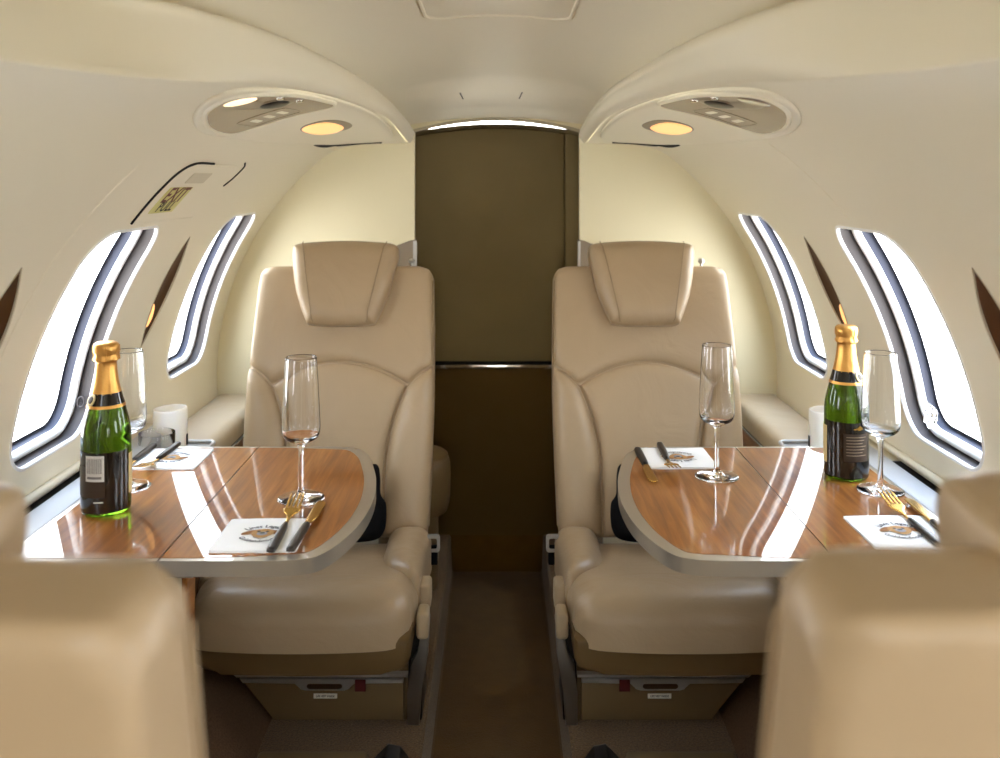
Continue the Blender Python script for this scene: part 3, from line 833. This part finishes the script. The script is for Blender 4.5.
    # --- aisle side hardware
    mb = MB(); pr = [(.186, .0), (.208, .0), (.212, .06), (.224, .13), (.228, .20), (.214, .20), (.208, .14), (.192, .115), (.186, .06)]
    prism(mb, [(m * a, b) for a, b in pr][::m], lambda u, v, h: (u, h, v), -.118, -.100, .002, 2); lg = mb.build('leg', 'leg_metal', root, angle=40)
    mb = MB(); pr = [(-.100, 0), (.02, 0), (-.01, .05), (-.06, .10), (-.07, .20), (-.100, .20)]
    prism(mb, [(a, b) for a, b in pr], lambda u, v, h: (m * h, u, v), .186, .212, .003, 2); mb.build('side_plate', 'black_plastic', lg, angle=40)
    for (yy, zz) in ((-.135, .205), (-.075, .232)):
        mb = MB(); box(mb, *sorted((m * .206, m * .228)), yy - .026, yy + .022, zz - .026, zz + .022, .007, 3); mb.build('side_pad', 'leather_pad', root)
    mb = MB(); pr = rrect(.204, .232, .228, .264, .006, 4); pi_ = rrect(.210, .226, .235, .257, .004, 4)
    n = len(pr); vs = []; fs = []
    for yy in (.118, .126):
        vs += [(m * a, yy, b) for a, b in pr] + [(m * a, yy, b) for a, b in pi_]
    for i in range(n):
        j = (i + 1) % n
        fs += [(i, j, n + j, n + i), (2 * n + i, 2 * n + j, 3 * n + j, 3 * n + i), (i, j, 2 * n + j, 2 * n + i), (n + i, n + j, 3 * n + j, 3 * n + i)]
    mb.add(vs, fs); bkl = mb.build('buckle', 'silver', root, angle=40)
    mb = MB(); box(mb, *sorted((m * .209, m * .227)), .1195, .130, .20, .240, .002, 1); mb.build('strap', 'black_cloth', bkl)
    return root
GS = 'tan leather club seats round the two tables'
sL = tag(make_seat(1), 'tan leather club seat facing us behind the left table', 'seat', GS); sL.location = (-.353, 1.85, 0)
sR = tag(make_seat(-1), 'tan leather club seat facing us behind the right table', 'seat', GS); sR.location = (.336, 1.85, 0)
nL = make_seat(-1, AL=math.radians(4), near=True); nL.rotation_euler = (0, 0, PI); nL.location = (-.347, .656, 0); tag(nL, 'tan club seat seen blurred from behind at lower left', 'seat', GS)
nR = make_seat(1, AL=math.radians(6.3), near=True); nR.rotation_euler = (0, 0, PI); nR.location = (.340, .699, 0); tag(nR, 'tan club seat seen blurred from behind at lower right', 'seat', GS)

# dark bags on the far seats
def seat_bag(x, y, label, m):
    r_ = tag(empty('cloth_bag', (x, y, .262)), label, 'bag', 'black cloth bags on the far seats')
    ol = spline([(-.095, .0), (.0, -.004), (.090, .0), (.116, .02), (.118, .07), (.106, .092), (.104, .125), (.098, .150), (.080, .148), (.05, .10), (-.04, .08), (-.07, .150), (-.098, .160), (-.104, .08)], 6, True)
    t = math.radians(15)
    mb = MB(); pad(mb, [(m * a, b) for a, b in ol], lambda u, v, h: (u, -h * math.cos(t) + v * math.sin(t), v * math.cos(t) + h * math.sin(t)), T=.022, r=.030, S=.006, Tb=.004, res=.012)
    mb.build('bag_body', 'black_cloth', r_, angle=80)
    mb = MB(); tube(mb, [(m * a, -.028 + b * .25, b) for a, b in spline([(.05, .06), (.03, .095), (-.03, .09), (-.06, .05)], 6)], .005, 8); mb.build('bag_handle', 'black_cloth', r_)
seat_bag(-.352, 1.945, 'black cloth bag lying on the left seat behind the table', 1)
seat_bag(.358, 1.945, 'black cloth bag lying on the right seat behind the table', -1)

# ------------------------------------------------------------------ tables
TZ = E - .500
def make_table(m):
    """m=-1 left, +1 right; local x measured from the table's middle"""
    w = 'left' if m < 0 else 'right'
    root = tag(empty('folding_table', (m * .43, 1.465, TZ)), 'glossy cherry wood folding table with grey metal edge on the %s side of the aisle' % w, 'table', 'folding tables')
    Lx = lambda x: m * (x - .43)
    curve = spline([(.285, 1.746), (.258, 1.731), (.2325, 1.685), (.215, 1.620), (.2005, 1.544), (.1935, 1.4535), (.1985, 1.366), (.2135, 1.294), (.2355, 1.243), (.262, 1.2265), (.30, 1.222)], 6)
    full = curve + [(.40, 1.222)] + rrect(.50, .655, 1.222, 1.746, [.004, .02, .05, .004], 6)[7:21] + [(.40, 1.746)]
    pl = [(Lx(x), y - 1.465) for x, y in full]
    if area2(pl) < 0: pl = pl[::-1]
    P = resample(pl, .012); A = np.array(P)
    tn = np.roll(A, -1, 0) - np.roll(A, 1, 0); tn /= np.linalg.norm(tn, axis=1, keepdims=True); ni = np.stack([-tn[:, 1], tn[:, 0]], 1)
    ven = []
    for p, nn in zip(A, ni):
        x = p[0] * m + .43
        w_ = min(1, max(0, (.40 - x) / .12)); w_ = w_ * w_ * (3 - 2 * w_)
        pp = p + nn * (.009 + .011 * w_)
        ven.append((pp[0], pp[1]))
    ok = seg_dist(ven, P) > .0085
    ven = [p for p, o_ in zip(ven, ok) if o_]
    def cut(mb0, keep_sign):
        """keep the part of a closed mesh on one side of the leaf joint"""
        bm = bmesh.new(); vv = [bm.verts.new(p) for p in mb0.v]
        for f in mb0.f: bm.faces.new([vv[i] for i in f])
        g = list(bm.verts) + list(bm.edges) + list(bm.faces)
        r = bmesh.ops.bisect_plane(bm, geom=g, plane_co=(Lx(.446 + .0009 * keep_sign), 0, 0), plane_no=(m * keep_sign, 0, 0), clear_inner=True)
        ed = [e for e in r['geom_cut'] if isinstance(e, bmesh.types.BMEdge)]
        bmesh.ops.holes_fill(bm, edges=ed)
        bm.verts.index_update()
        q = MB(); q.add([v.co[:] for v in bm.verts], [[v.index for v in f.verts] for f in bm.faces]); bm.free()
        return q
    rim = MB(); prism(rim, P, lambda u, v, h: (u, v, h), -.0215, -.0006, .007, 5)
    top = MB(); prism(top, ven, lambda u, v, h: (u, v, h), -.006, 0.0, .0004, 1)
    for nm, sg in (('inner_leaf', -1), ('outer_leaf', 1)):
        leaf = cut(rim, sg).build(nm, 'champagne_metal', root, angle=50)
        cut(top, sg).build('veneer', 'table_wood', leaf, angle=30)
    mb = MB(); tube(mb, [(Lx(.66), 1.285 - 1.465, -.038), (Lx(.42), 1.285 - 1.465, -.038), (Lx(.413), 1.285 - 1.465, -.036)], [.011, .011, .007], 14); mb.build('slide_bar', 'silver', root)
    mb = MB(); tube(mb, [(Lx(.66), 1.66 - 1.465, -.038), (Lx(.42), 1.66 - 1.465, -.038)], .011, 14); mb.build('slide_bar', 'silver', root)
    return root
make_table(-1); make_table(1)
for sd, w in ((-1, 'left'), (1, 'right')):      # support panel under each table
    r_ = tag(empty('table_support', (sd * .60, 1.49, .0)), 'pale support panel with a wooden edge strip under the %s table' % w, 'table support', 'support panels under the tables')
    mb = MB(); pr = [(.075, .475), (-.098, .475), (-.098, .205), (-.085, .195), (.0, .22), (.07, .36)]
    prism(mb, [(sd * a, b) for a, b in pr][::-sd], lambda u, v, h: (u, h, v), -.02, .028, .003, 2); mb.build('panel_body', 'liner_dull', r_)
    mb = MB(); box(mb, *sorted((sd * -.108, sd * -.099)), -.014, .028, .20, .47, .002, 1); mb.build('edge_strip', 'console_wood', r_)

# armrest consoles beside the far seats
for sd, w in ((-1, 'left'), (1, 'right')):
    r_ = tag(empty('armrest_console', (sd * .66, 2.2, .30)), 'wood sided armrest with a tan leather cushion top beside the far %s seat' % w, 'armrest', 'armrest consoles')
    mb = MB(); box(mb, *sorted((sd * -.048, sd * .062)), -.235, .235, -.09, .095, .003, 1); mb.build('side_panel', 'console_wood', r_)
    mb = MB(); box(mb, *sorted((sd * -.050, sd * .06)), -.237, .235, .095, .112, .002, 1); mb.build('shadow_gap', 'gap_black', r_)
    mb = MB(); box(mb, *sorted((sd * -.049, sd * -.053)), -.237, .235, .101, .104, .0005, 1); mb.build('bright_line', 'silver', r_)
    ol = rrect(-.056, .078, -.240, .246, .006, 3)
    mb = MB(); pad(mb, [(sd * a, b) for a, b in ol], lambda u, v, h: (u, v, .112 + h), T=.024, r=.024, S=.022, res=.012); mb.build('cushion', 'leather_pad', r_, angle=80)
    # silver tray in front of the armrest
    t_ = tag(empty('ledge_tray', (sd * .655, 1.86, E - .5595)), 'silver tray set into the %s ledge beyond the table' % w, 'tray', 'trays on the ledges')
    mb = MB(); ol = rrect(-.062, .046, -.10, .098, .012, 4)
    prism(mb, [(sd * a, b) for a, b in ol][::sd], lambda u, v, h: (u, v, h), .0, .006, .002, 2); mb.build('tray_plate', 'ledge_grey', t_)
    mb = MB(); tube(mb, [(sd * a, b, .009) for a, b in resample(ol, .01)], .004, 8, closed=True); mb.build('tray_rim', 'ledge_grey', t_)

# ------------------------------------------------------------------ things on the tables
def make_bottle(x, y, label, kind):
    r_ = tag(empty('champagne_bottle', (x, y, TZ)), label, 'bottle', 'small champagne bottles')
    prof = [(0, .006), (.012, .004), (.028, .0005), (.033, .0015), (.0355, .006), (.0358, .02), (.0358, .105), (.0352, .122), (.033, .136), (.0295, .150), (.0255, .164), (.0215, .178), (.0185, .190), (.0165, .200), (.0150, .213), (.0142, .225), (.0142, .236), (.0, .237)]
    sm = spline(prof, 4); sm = [(max(0, a), b) for a, b in sm]
    mb = MB(); lathe(mb, sm, seg=56); mb.build('glass_body', 'bottle_glass', r_, angle=80)
    def rad(z):
        for (a, b), (c, d) in zip(sm, sm[1:]):
            if b <= z <= d and d > b: return a + (c - a) * (z - b) / (d - b)
        return .0142
    def sleeve(name, z0, z1, m, off=.0005, a0=0, a1=2 * PI, n=12, parent=r_):
        zs = np.linspace(z0, z1, n); mb = MB()
        lathe(mb, [(rad(z) + off, z) for z in zs], seg=48, a0=a0, a1=a1) if a1 - a0 > 6.28 - 1e-3 else lathe(mb, [(rad(z) + off, z) for z in zs], seg=20, a0=a0, a1=a1)
        # open sleeve: drop caps
        mb2 = MB(); mb2.v = mb.v; keep = [i for i, f in enumerate(mb.f) if len(f) == 4]; mb2.f = [mb.f[i] for i in keep]; mb2.m = [0] * len(keep)
        return mb2.build(name, m, parent, angle=80)
    # foil: pleated neck, hood over the cork
    fo = [(rad(z) + .0008, z) for z in np.linspace(.178, .224, 10)] + [(.0158, .226), (.0182, .2275), (.0186, .231), (.0170, .2335), (.0172, .238), (.0185, .2405), (.0187, .247), (.0180, .2515), (.015, .2545), (.008, .2555), (0, .2558)]
    mb = MB(); lathe(mb, fo, seg=64, rfun=lambda r, z, a: r * (1 + (.025 * math.sin(a * 9 + z * 260) * math.sin(a * 4 + 1.3) if .2255 < z < .2535 else .004 * math.sin(a * 13))))
    mb.v = mb.v; keep = [i for i, f in enumerate(mb.f) if len(f) <= 4]; mb.f = [mb.f[i] for i in keep]; mb.m = [0] * len(keep)
    fl = mb.build('foil', 'gold_foil', r_, angle=50)
    mb = MB()
    for a in np.linspace(0, 2 * PI, 5)[:-1]:
        tube(mb, [(math.cos(a + .4) * q, math.sin(a + .4) * q, z) for q, z in ((.0192, .228), (.0178, .236), (.0192, .242), (.0186, .250))], .0007, 6)
    mb.build('wire_cage', 'gold_foil', fl)
    sleeve('neck_band', .163, .180, 'label_black', .0009)
    sleeve('gold_band', .1585, .163, 'gold_foil', .0010)
    # medallion seal on the neck
    am = math.atan2(-y, -x) + (-.95 if kind == 'barcode' else .95)
    mb = MB(); c = Vector((math.cos(am), math.sin(am), 0))
    zc = .171; rr = rad(zc) + .002; tl = .42
    ax1 = Vector((-math.sin(am), math.cos(am), 0)); ax2 = Vector((-math.cos(am) * math.sin(tl), -math.sin(am) * math.sin(tl), math.cos(tl)))
    ol = [(.0085 * math.cos(t), .0095 * math.sin(t)) for t in np.linspace(0, 2 * PI, 29)[:-1]]
    nrm = ax1.cross(ax2)
    if nrm.dot(c) < 0: nrm = -nrm
    pad(mb, ol, lambda u, v, h: c * (rr - .0005) + Vector((0, 0, zc)) + ax1 * u + ax2 * v + nrm * h, T=.001, r=.003, S=.0006, res=.003); md = mb.build('medallion', 'label_cream', r_)
    mb = MB(); pad(mb, [(a * .6, b * .6) for a, b in ol], lambda u, v, h: c * (rr - .0005) + Vector((0, 0, zc)) + ax1 * u + ax2 * v + nrm * (h + .0016), T=.0006, r=.003, S=.0002, res=.003); mb.build('seal', 'label_brown', md)
    ac = math.atan2(-y, -x)        # towards the viewer
    if kind == 'barcode':
        sleeve('front_label', .006, .096, 'label_black', .0005, ac - 1.75, ac + 1.02)
        sleeve('cream_label', .028, .088, 'label_cream', .0007, ac + 1.02, ac + 2.2)
        sleeve('text_panel', .030, .075, 'label_brown', .0008, ac - 1.45, ac - .05)
        bc = sleeve('barcode', .054, .092, 'label_white', .0011, ac - .86, ac - .08)
        mb = MB(); n = 17
        for i in range(n):
            a = ac - .80 + .66 * i / n; wv = (.010, .022, .014, .027)[i % 4]
            b_ = MB(); lathe(b_, [(rad(.066) + .0014, .066), (rad(.088) + .0014, .088)], seg=2, a0=a, a1=a + wv); mb.add(b_.v, [f for f in b_.f if len(f) == 4])
        b_ = MB(); lathe(b_, [(rad(.0585) + .0014, .0580), (rad(.061) + .0014, .0615)], seg=12, a0=ac - .78, a1=ac - .18); mb.add(b_.v, [f for f in b_.f if len(f) == 4])
        mb.build('bars', 'barcode_grey', bc)
        mb = MB(); b_ = MB(); lathe(b_, [(rad(.023) + .0012, .0225), (rad(.0245) + .0012, .0245)], seg=6, a0=ac - .5, a1=ac - .12); mb.add(b_.v, [f for f in b_.f if len(f) == 4]); mb.build('fine_print', 'label_white', r_)
    else:
        sleeve('front_label', .006, .098, 'label_black', .0005, ac - 1.2, ac + 1.8)
        sleeve('cream_label', .026, .088, 'label_cream', .0007, ac - 2.2, ac - .98)
        sleeve('text_panel', .034, .080, 'label_brown', .0008, ac - .12, ac + 1.1)
        mb = MB()
        for i in range(7):
            z = .074 - i * .005
            b_ = MB(); lathe(b_, [(rad(z) + .0012, z), (rad(z) + .0012, z + .0013)], seg=14, a0=ac + .0, a1=ac + .95 - .1 * (i % 3)); mb.add(b_.v, [f for f in b_.f if len(f) == 4])
        mb.build('fine_print', 'taupe', r_)
        mb = MB(); ol = spline([(.30, .0875), (.5, .0905), (.62, .0935), (.70, .0915), (.86, .0900), (.72, .0875), (.6, .0860), (.48, .0870)], 4, True)
        V, Fc = cdt([], [resample(ol, .02)]) if False else cdt([], [ol])
        mb.add([((rad(b) + .0012) * math.cos(ac + a), (rad(b) + .0012) * math.sin(ac + a), b) for a, b in V], Fc); mb.build('crest', 'gold', r_)
    return r_
make_bottle(-.592, 1.409, 'green champagne bottle with a barcode label standing on the left table', 'barcode')
make_bottle(.590, 1.571, 'green champagne bottle with a dark text label standing on the right table', 'text')

def flute_proto():
    mb = MB()
    outp = [(0, 0), (.028, 0), (.0355, .0006), (.0362, .0018), (.034, .0034), (.022, .0052), (.010, .0075), (.0058, .0115), (.0045, .018), (.0040, .035), (.0040, .065), (.0048, .080), (.0075, .0865), (.016, .0905), (.0245, .0955), (.0285, .102), (.0300, .112), (.0297, .124), (.0285, .15), (.0270, .18), (.0254, .205), (.0244, .2205)]
    inp = [(.0240, .2220), (.0235, .2210), (.0246, .205), (.0262, .18), (.0277, .15), (.0289, .124), (.0291, .112), (.0276, .1035), (.0235, .0985), (.014, .0945), (0, .0930)]
    lathe(mb, [(max(0, a), b) for a, b in spline(outp, 4)] + [(max(0, a), b) for a, b in spline(inp, 4)], seg=56)
    return mb
FL = [(-.307, 1.4577, 'champagne flute at the front of the left table, beside napkin and aisle edge'), (-.601, 1.512, 'champagne flute standing half behind the bottle on the left table'),
      (.370, 1.5657, 'champagne flute at the far aisle side of the right table, beside a napkin'), (.6165, 1.495, 'champagne flute standing beside the bottle on the right table')]
f0 = None
for i, (x, y, lab) in enumerate(FL):
    if f0 is None: f0 = flute_proto().build('champagne_flute', 'clear_glass', angle=80); o = f0
    else: o = f0.copy(); COL.objects.link(o)
    o.location = (x, y, TZ + .0002); tag(o, lab, 'glass', 'champagne flutes')
# tumbler and candles on the ledge trays
TRZ = E - .5595 + .0062
mb = MB(); lathe(mb, [(0, 0), (.026, 0), (.0300, .0012), (.0325, .006), (.0336, .030), (.0340, .066), (.0336, .0668), (.0332, .066), (.0328, .030), (.0316, .008), (.028, .0045), (0, .0040)], seg=48)
o = mb.build('glass_tumbler', 'clear_glass', loc=(-.656, 1.793, TRZ), angle=60); tag(o, 'short clear glass tumbler on the left ledge before the candle', 'glass')
for sd, lab in ((-1, 'white pillar candle on the left ledge beyond the table'), (1, 'white pillar candle on the right ledge, half hidden by the bottle')):
    r_ = tag(empty('pillar_candle', (sd * .659, 1.875 if sd < 0 else 1.862, TRZ)), lab, 'candle', 'white candles on the ledges')
    mb = MB(); lathe(mb, spline([(0, 0), (.0315, 0), (.033, .003), (.033, .05), (.0332, .088), (.0315, .0935), (.029, .093), (.0265, .084), (.022, .073), (.010, .070), (0, .070)], 3), seg=48, rfun=lambda r, z, a: r * (1 + .012 * math.sin(3 * a + 1)) if z > .06 else r)
    mb.v = [(a, b, c + (.0012 * a / .033 * (1 if c > .08 else 0))) for a, b, c in mb.v]
    mb.build('wax', 'candle_wax', r_, angle=70)
    mb = MB(); tube(mb, [(0, 0, .069), (.0006, 0, .077), (.002, .001, .082)], .0011, 6); mb.build('wick', 'ink', r_)
    mb = MB(); box(mb, *sorted((-sd * .0335, -sd * .0352)), -.004, .004, .02, .042, .0006, 1); mb.build('switch', 'black_plastic', r_)

# napkins with printed puppy badge
def make_napkin():
    r_ = empty('cocktail_napkin', (0, 0, 0)); h = .059
    mb = MB()
    for i, (z, d) in enumerate(((.0, .0), (.0011, .0008), (.0022, .0))):
        ol = resample(rrect(-h + d, h - d, -h + d * .5, h - d, .002, 2), .014)
        prism(mb, ol, lambda u, v, q: (u, v, q + .0012 * math.sin(u * 40 + v * 22) * (q / .003) * .4), z, z + .0009, .0003, 1)
    mb.build('paper', 'napkin_paper', r_, angle=50)
    zt = .0040
    def shape(name, polys, m):
        mb = MB()
        for pl, dz in polys:
            pl = [p for p in pl]
            V, Fc = cdt([], [pl]); mb.add([(a, b, zt + dz) for a, b in V], Fc)
        return mb.build(name, m, r_, smooth=False)
    el = lambda cx, cy, a, b, rot=0, n=20: [(cx + a * math.cos(t) * math.cos(rot) - b * math.sin(t) * math.sin(rot), cy + a * math.cos(t) * math.sin(rot) + b * math.sin(t) * math.cos(rot)) for t in np.linspace(0, 2 * PI, n + 1)[:-1]]
    shape('puppy_ear', [(spline([(-.010, .012), (-.020, .010), (-.029, .0), (-.027, -.006), (-.018, -.004), (-.012, .002)], 4, True), 0)], 'dog_brown')
    shape('puppy_ear', [(spline([(.010, .012), (.020, .010), (.029, .0), (.027, -.006), (.018, -.004), (.012, .002)], 4, True), 0)], 'dog_brown')
    shape('puppy_face', [(spline([(-.013, .011), (0, .016), (.013, .011), (.016, .0), (.011, -.010), (0, -.017), (-.011, -.010), (-.016, .0)], 4, True), .0002)], 'dog_tan')
    shape('puppy_muzzle', [(el(0, -.002, .0075, .0065), .0004)], 'dog_grey')
    shape('puppy_features', [(el(-.006, .005, .0024, .0026), .0006), (el(.006, .005, .0024, .0026), .0006), (el(0, .0, .0036, .0026), .0006), (spline([(-.010, -.013), (0, -.0185), (.010, -.013), (.008, -.0165), (0, -.0205), (-.008, -.0165)], 4, True), .0005)], 'ink')
    for body, size, rad_, sgn, nm in (('Lines Legacy', .0135, .036, 1, 'top_lettering'), ('Goldendoodles', .0110, .034, -1, 'bottom_lettering')):
        vs, fs = text_geo(body, size); mb = MB(); pts = []
        for a, b, c in vs:
            if sgn > 0:
                t = a / rad_; rr = rad_ - .004 + b; pts.append((rr * math.sin(t), rr * math.cos(t) - .006, zt))
            else:
                t = a / rad_; rr = rad_ - .002 - b; pts.append((rr * math.sin(t), -rr * math.cos(t) + .004, zt))
        mb.add(pts, fs); mb.build(nm, 'print_grey', r_, smooth=False)
    return r_
NP = [(-.3295, 1.306, .6, 'white paper napkin with a puppy badge at the front of the left table'), (-.582, 1.662, 180, 'white puppy badge napkin at the far window side of the left table'),
      (.3245, 1.667, 181, 'white puppy badge napkin at the far aisle side of the right table'), (.571, 1.318, 0.3, 'white puppy badge napkin at the front of the right table')]
n0 = None
for x, y, rz, lab in NP:
    if n0 is None: n0 = make_napkin(); o = n0
    else: o = copy_tree(n0)
    o.location = (x, y, TZ); o.rotation_euler = (0, 0, math.radians(rz)); tag(o, lab, 'napkin', 'puppy napkins on the tables')

# cutlery: dark handles, gold heads; local +Y towards the tip
def make_knife():
    r_ = empty('table_knife', (0, 0, 0))
    mb = MB(); ol = spline([(-.0042, -.095), (.0042, -.095), (.0062, -.085), (.0062, -.04), (.0046, .0), (-.0046, .0), (-.0062, -.04), (-.0062, -.085)], 4, True)
    pad(mb, ol, lambda u, v, h: (u, v, h), T=.0035, r=.005, S=.0028, Tb=.0, res=.004); mb.build('handle', 'handle_dark', r_)
    mb = MB(); ol = spline([(-.0038, -.001), (.0038, -.001), (.0050, .010), (.0088, .028), (.0095, .055), (.0088, .082), (.004, .094), (-.003, .095), (-.0065, .085), (-.0060, .05), (-.0052, .02)], 4, True)
    pad(mb, ol, lambda u, v, h: (u, v, .0016 + h), T=.0008, r=.004, S=.0010, res=.006); mb.build('blade', 'gold', r_)
    return r_
def make_fork():
    r_ = empty('table_fork', (0, 0, 0))
    zb = lambda v: .0012 + (.013 * max(0, (v - .012) / .08) ** 1.3 if v > .012 else 0)
    mb = MB(); ol = spline([(-.0040, -.095), (.0040, -.095), (.0062, -.085), (.0060, -.04), (.0036, .002), (-.0036, .002), (-.0060, -.04), (-.0062, -.085)], 4, True)
    pad(mb, ol, lambda u, v, h: (u, v, h), T=.0035, r=.005, S=.0026, res=.004); mb.build('handle', 'handle_dark', r_)
    mb = MB(); ol = spline([(-.0026, 0), (.0026, 0), (.0026, .018), (.0052, .032), (.0104, .041), (.0110, .052), (-.0110, .052), (-.0104, .041), (-.0052, .032), (-.0026, .018)], 4, True)
    pad(mb, ol, lambda u, v, h: (u, v, zb(v) + h), T=.0008, r=.003, S=.0012, res=.004); hd_ = mb.build('fork_head', 'gold', r_)
    for u0 in (-.0094, -.0032, .0032, .0094):
        mb = MB(); ol = [(u0 - .0016, .050), (u0 + .0016, .050), (u0 + .0015, .080), (u0 + .0006, .093), (u0 - .0006, .093), (u0 - .0015, .080)]
        pad(mb, ol, lambda u, v, h: (u, v, zb(v) + h), T=.0004, r=.001, S=.0013, res=.004); mb.build('tine', 'gold', hd_)
    return r_
NT = TZ + .0042
KN = [(-.273, 1.335, NT, -2, 'gold knife with a dark handle across the front napkin on the left table'), (-.6395, 1.640, NT, 180, 'gold knife with a dark handle at the far left napkin, nearest the window'),
      (.2600, 1.628, TZ + .0004, 180, 'gold knife with a dark handle beside the far napkin on the right table'), (.6300, 1.345, TZ + .0046, -3, 'gold knife with a dark handle on the front napkin of the right table')]
k0 = None
for x, y, z, rz, lab in KN:
    if k0 is None: k0 = make_knife(); o = k0
    else: o = copy_tree(k0)
    o.location = (x, y, z); o.rotation_euler = (0, 0, math.radians(rz)); tag(o, lab, 'knife', 'gold knives')
FK = [(-.3035, 1.333, NT, 1, 'gold fork with a dark handle across the front napkin on the left table'), (-.601, 1.650, NT, 178, 'gold fork with a dark handle on the far napkin of the left table'),
      (.3015, 1.648, NT, 178, 'gold fork with a dark handle on the far napkin of the right table'), (.600, 1.350, NT, 0, 'gold fork with a dark handle on the front napkin of the right table')]
k0 = None
for x, y, z, rz, lab in FK:
    if k0 is None: k0 = make_fork(); o = k0
    else: o = copy_tree(k0)
    o.location = (x, y, z); o.rotation_euler = (0, 0, math.radians(rz)); tag(o, lab, 'fork', 'gold forks')

# ------------------------------------------------------------------ odd things on the floor
r_ = tag(empty('round_stool', (-.222, 2.335, -.012)), 'round tan padded stool behind the far left seat', 'stool')
mb = MB(); lathe(mb, spline([(0, .20), (.085, .20), (.100, .212), (.105, .25), (.105, .31), (.100, .332), (.088, .343), (0, .347)], 4), seg=48); mb.build('seat_pad', 'leather_low', r_, angle=80)
mb = MB(); lathe(mb, [(0, 0), (.07, 0), (.075, .01), (.075, .20), (0, .20)], seg=36); mb.build('base', 'base_tan', r_, angle=50)
for sd, w in ((-1, 'left'), (1, 'right')):
    mb = MB(); pr = [(sd * a, b) for a, b in [(.118 + .030, 0), (.215, 0), (.208, .03), (.186, .052), (.165, .048), (.15, .028)]]
    if area2(pr) < 0: pr = pr[::-1]
    prism(mb, pr, lambda u, v, h: (u, h, v), 1.40, 1.595, .006, 3)
    tag(mb.build('seat_track_cap', 'black_plastic'), 'dark rounded seat track cap on the %s edge of the aisle' % w, 'track cap', 'seat track caps')
    mb = MB(); box(mb, *sorted((sd * .22, sd * .41)), 1.22, 1.60, .0005, .036, .008, 3)
    tag(mb.build('foot_rest_board', 'base_tan'), 'low tan foot board on the floor before the far %s seat' % w, 'foot board', 'foot boards')
# crumpled clear wrapper in the near right window recess
mb = MB(); rng = random.Random(3)
c0 = wallmap(1, 1.590, R * D2(9.0), .012)
bm = bmesh.new(); bmesh.ops.create_icosphere(bm, subdivisions=3, radius=.013)
for v in bm.verts:
    v.co *= 1 + .28 * rng.uniform(-1, 1); v.co.z *= 1.5; v.co.x *= .7
bm.verts.index_update(); mb.add([v.co[:] for v in bm.verts], [[v.index for v in f.verts] for f in bm.faces]); bm.free()
tag(mb.build('clear_wrapper', 'clear_glass', loc=c0, smooth=False), 'crumpled clear wrapper tucked in the nearer right window recess', 'wrapper')

# ------------------------------------------------------------------ daylight
w = bpy.data.worlds.new('daylight'); scene.world = w; w.use_nodes = True
nt = w.node_tree; bg = nt.nodes['Background']
tc = nt.nodes.new('ShaderNodeTexCoord'); sp = nt.nodes.new('ShaderNodeSeparateXYZ'); rp = nt.nodes.new('ShaderNodeValToRGB')
ma = nt.nodes.new('ShaderNodeMath'); ma.operation = 'MULTIPLY_ADD'; ma.inputs[1].default_value = .5; ma.inputs[2].default_value = .5
nt.links.new(tc.outputs['Generated'], sp.inputs[0]); nt.links.new(sp.outputs['Z'], ma.inputs[0]); nt.links.new(ma.outputs[0], rp.inputs['Fac'])
e = rp.color_ramp.elements
e[0].position = 0.30; e[0].color = (.80, .80, .79, 1)
e[1].position = 1.0; e[1].color = (.55, .72, 1.0, 1)
q = e.new(.495); q.color = (.86, .86, .85, 1)
q = e.new(.52); q.color = (1.0, 1.0, 1.0, 1)
q = e.new(.75); q.color = (.85, .92, 1.0, 1)
nt.links.new(rp.outputs['Color'], bg.inputs['Color']); bg.inputs['Strength'].default_value = 9.0

# ------------------------------------------------------------------ camera and view
cam = bpy.data.cameras.new('camera'); co = bpy.data.objects.new('camera', cam); COL.objects.link(co)
co.location = (0, 0, E); co.rotation_euler = (PI / 2, 0, 0)
cam.sensor_width = 36; cam.lens = F * 36 / 1000; cam.clip_start = .02
cam.shift_x = .003; cam.shift_y = -.199
cam.dof.use_dof = True; cam.dof.focus_distance = 1.62; cam.dof.aperture_fstop = 4.5
scene.camera = co
vs_ = scene.view_settings
scene.display_settings.display_device = 'sRGB'
vs_.view_transform = 'Standard'; vs_.look = 'None'; vs_.gamma = 1; vs_.use_curve_mapping = False
vs_.exposure = 0.56
cy = scene.cycles
cy.use_denoising = True; cy.max_bounces = 14; cy.diffuse_bounces = 7; cy.glossy_bounces = 6; cy.transmission_bounces = 12; cy.transparent_max_bounces = 12
cy.sample_clamp_indirect = 6.0
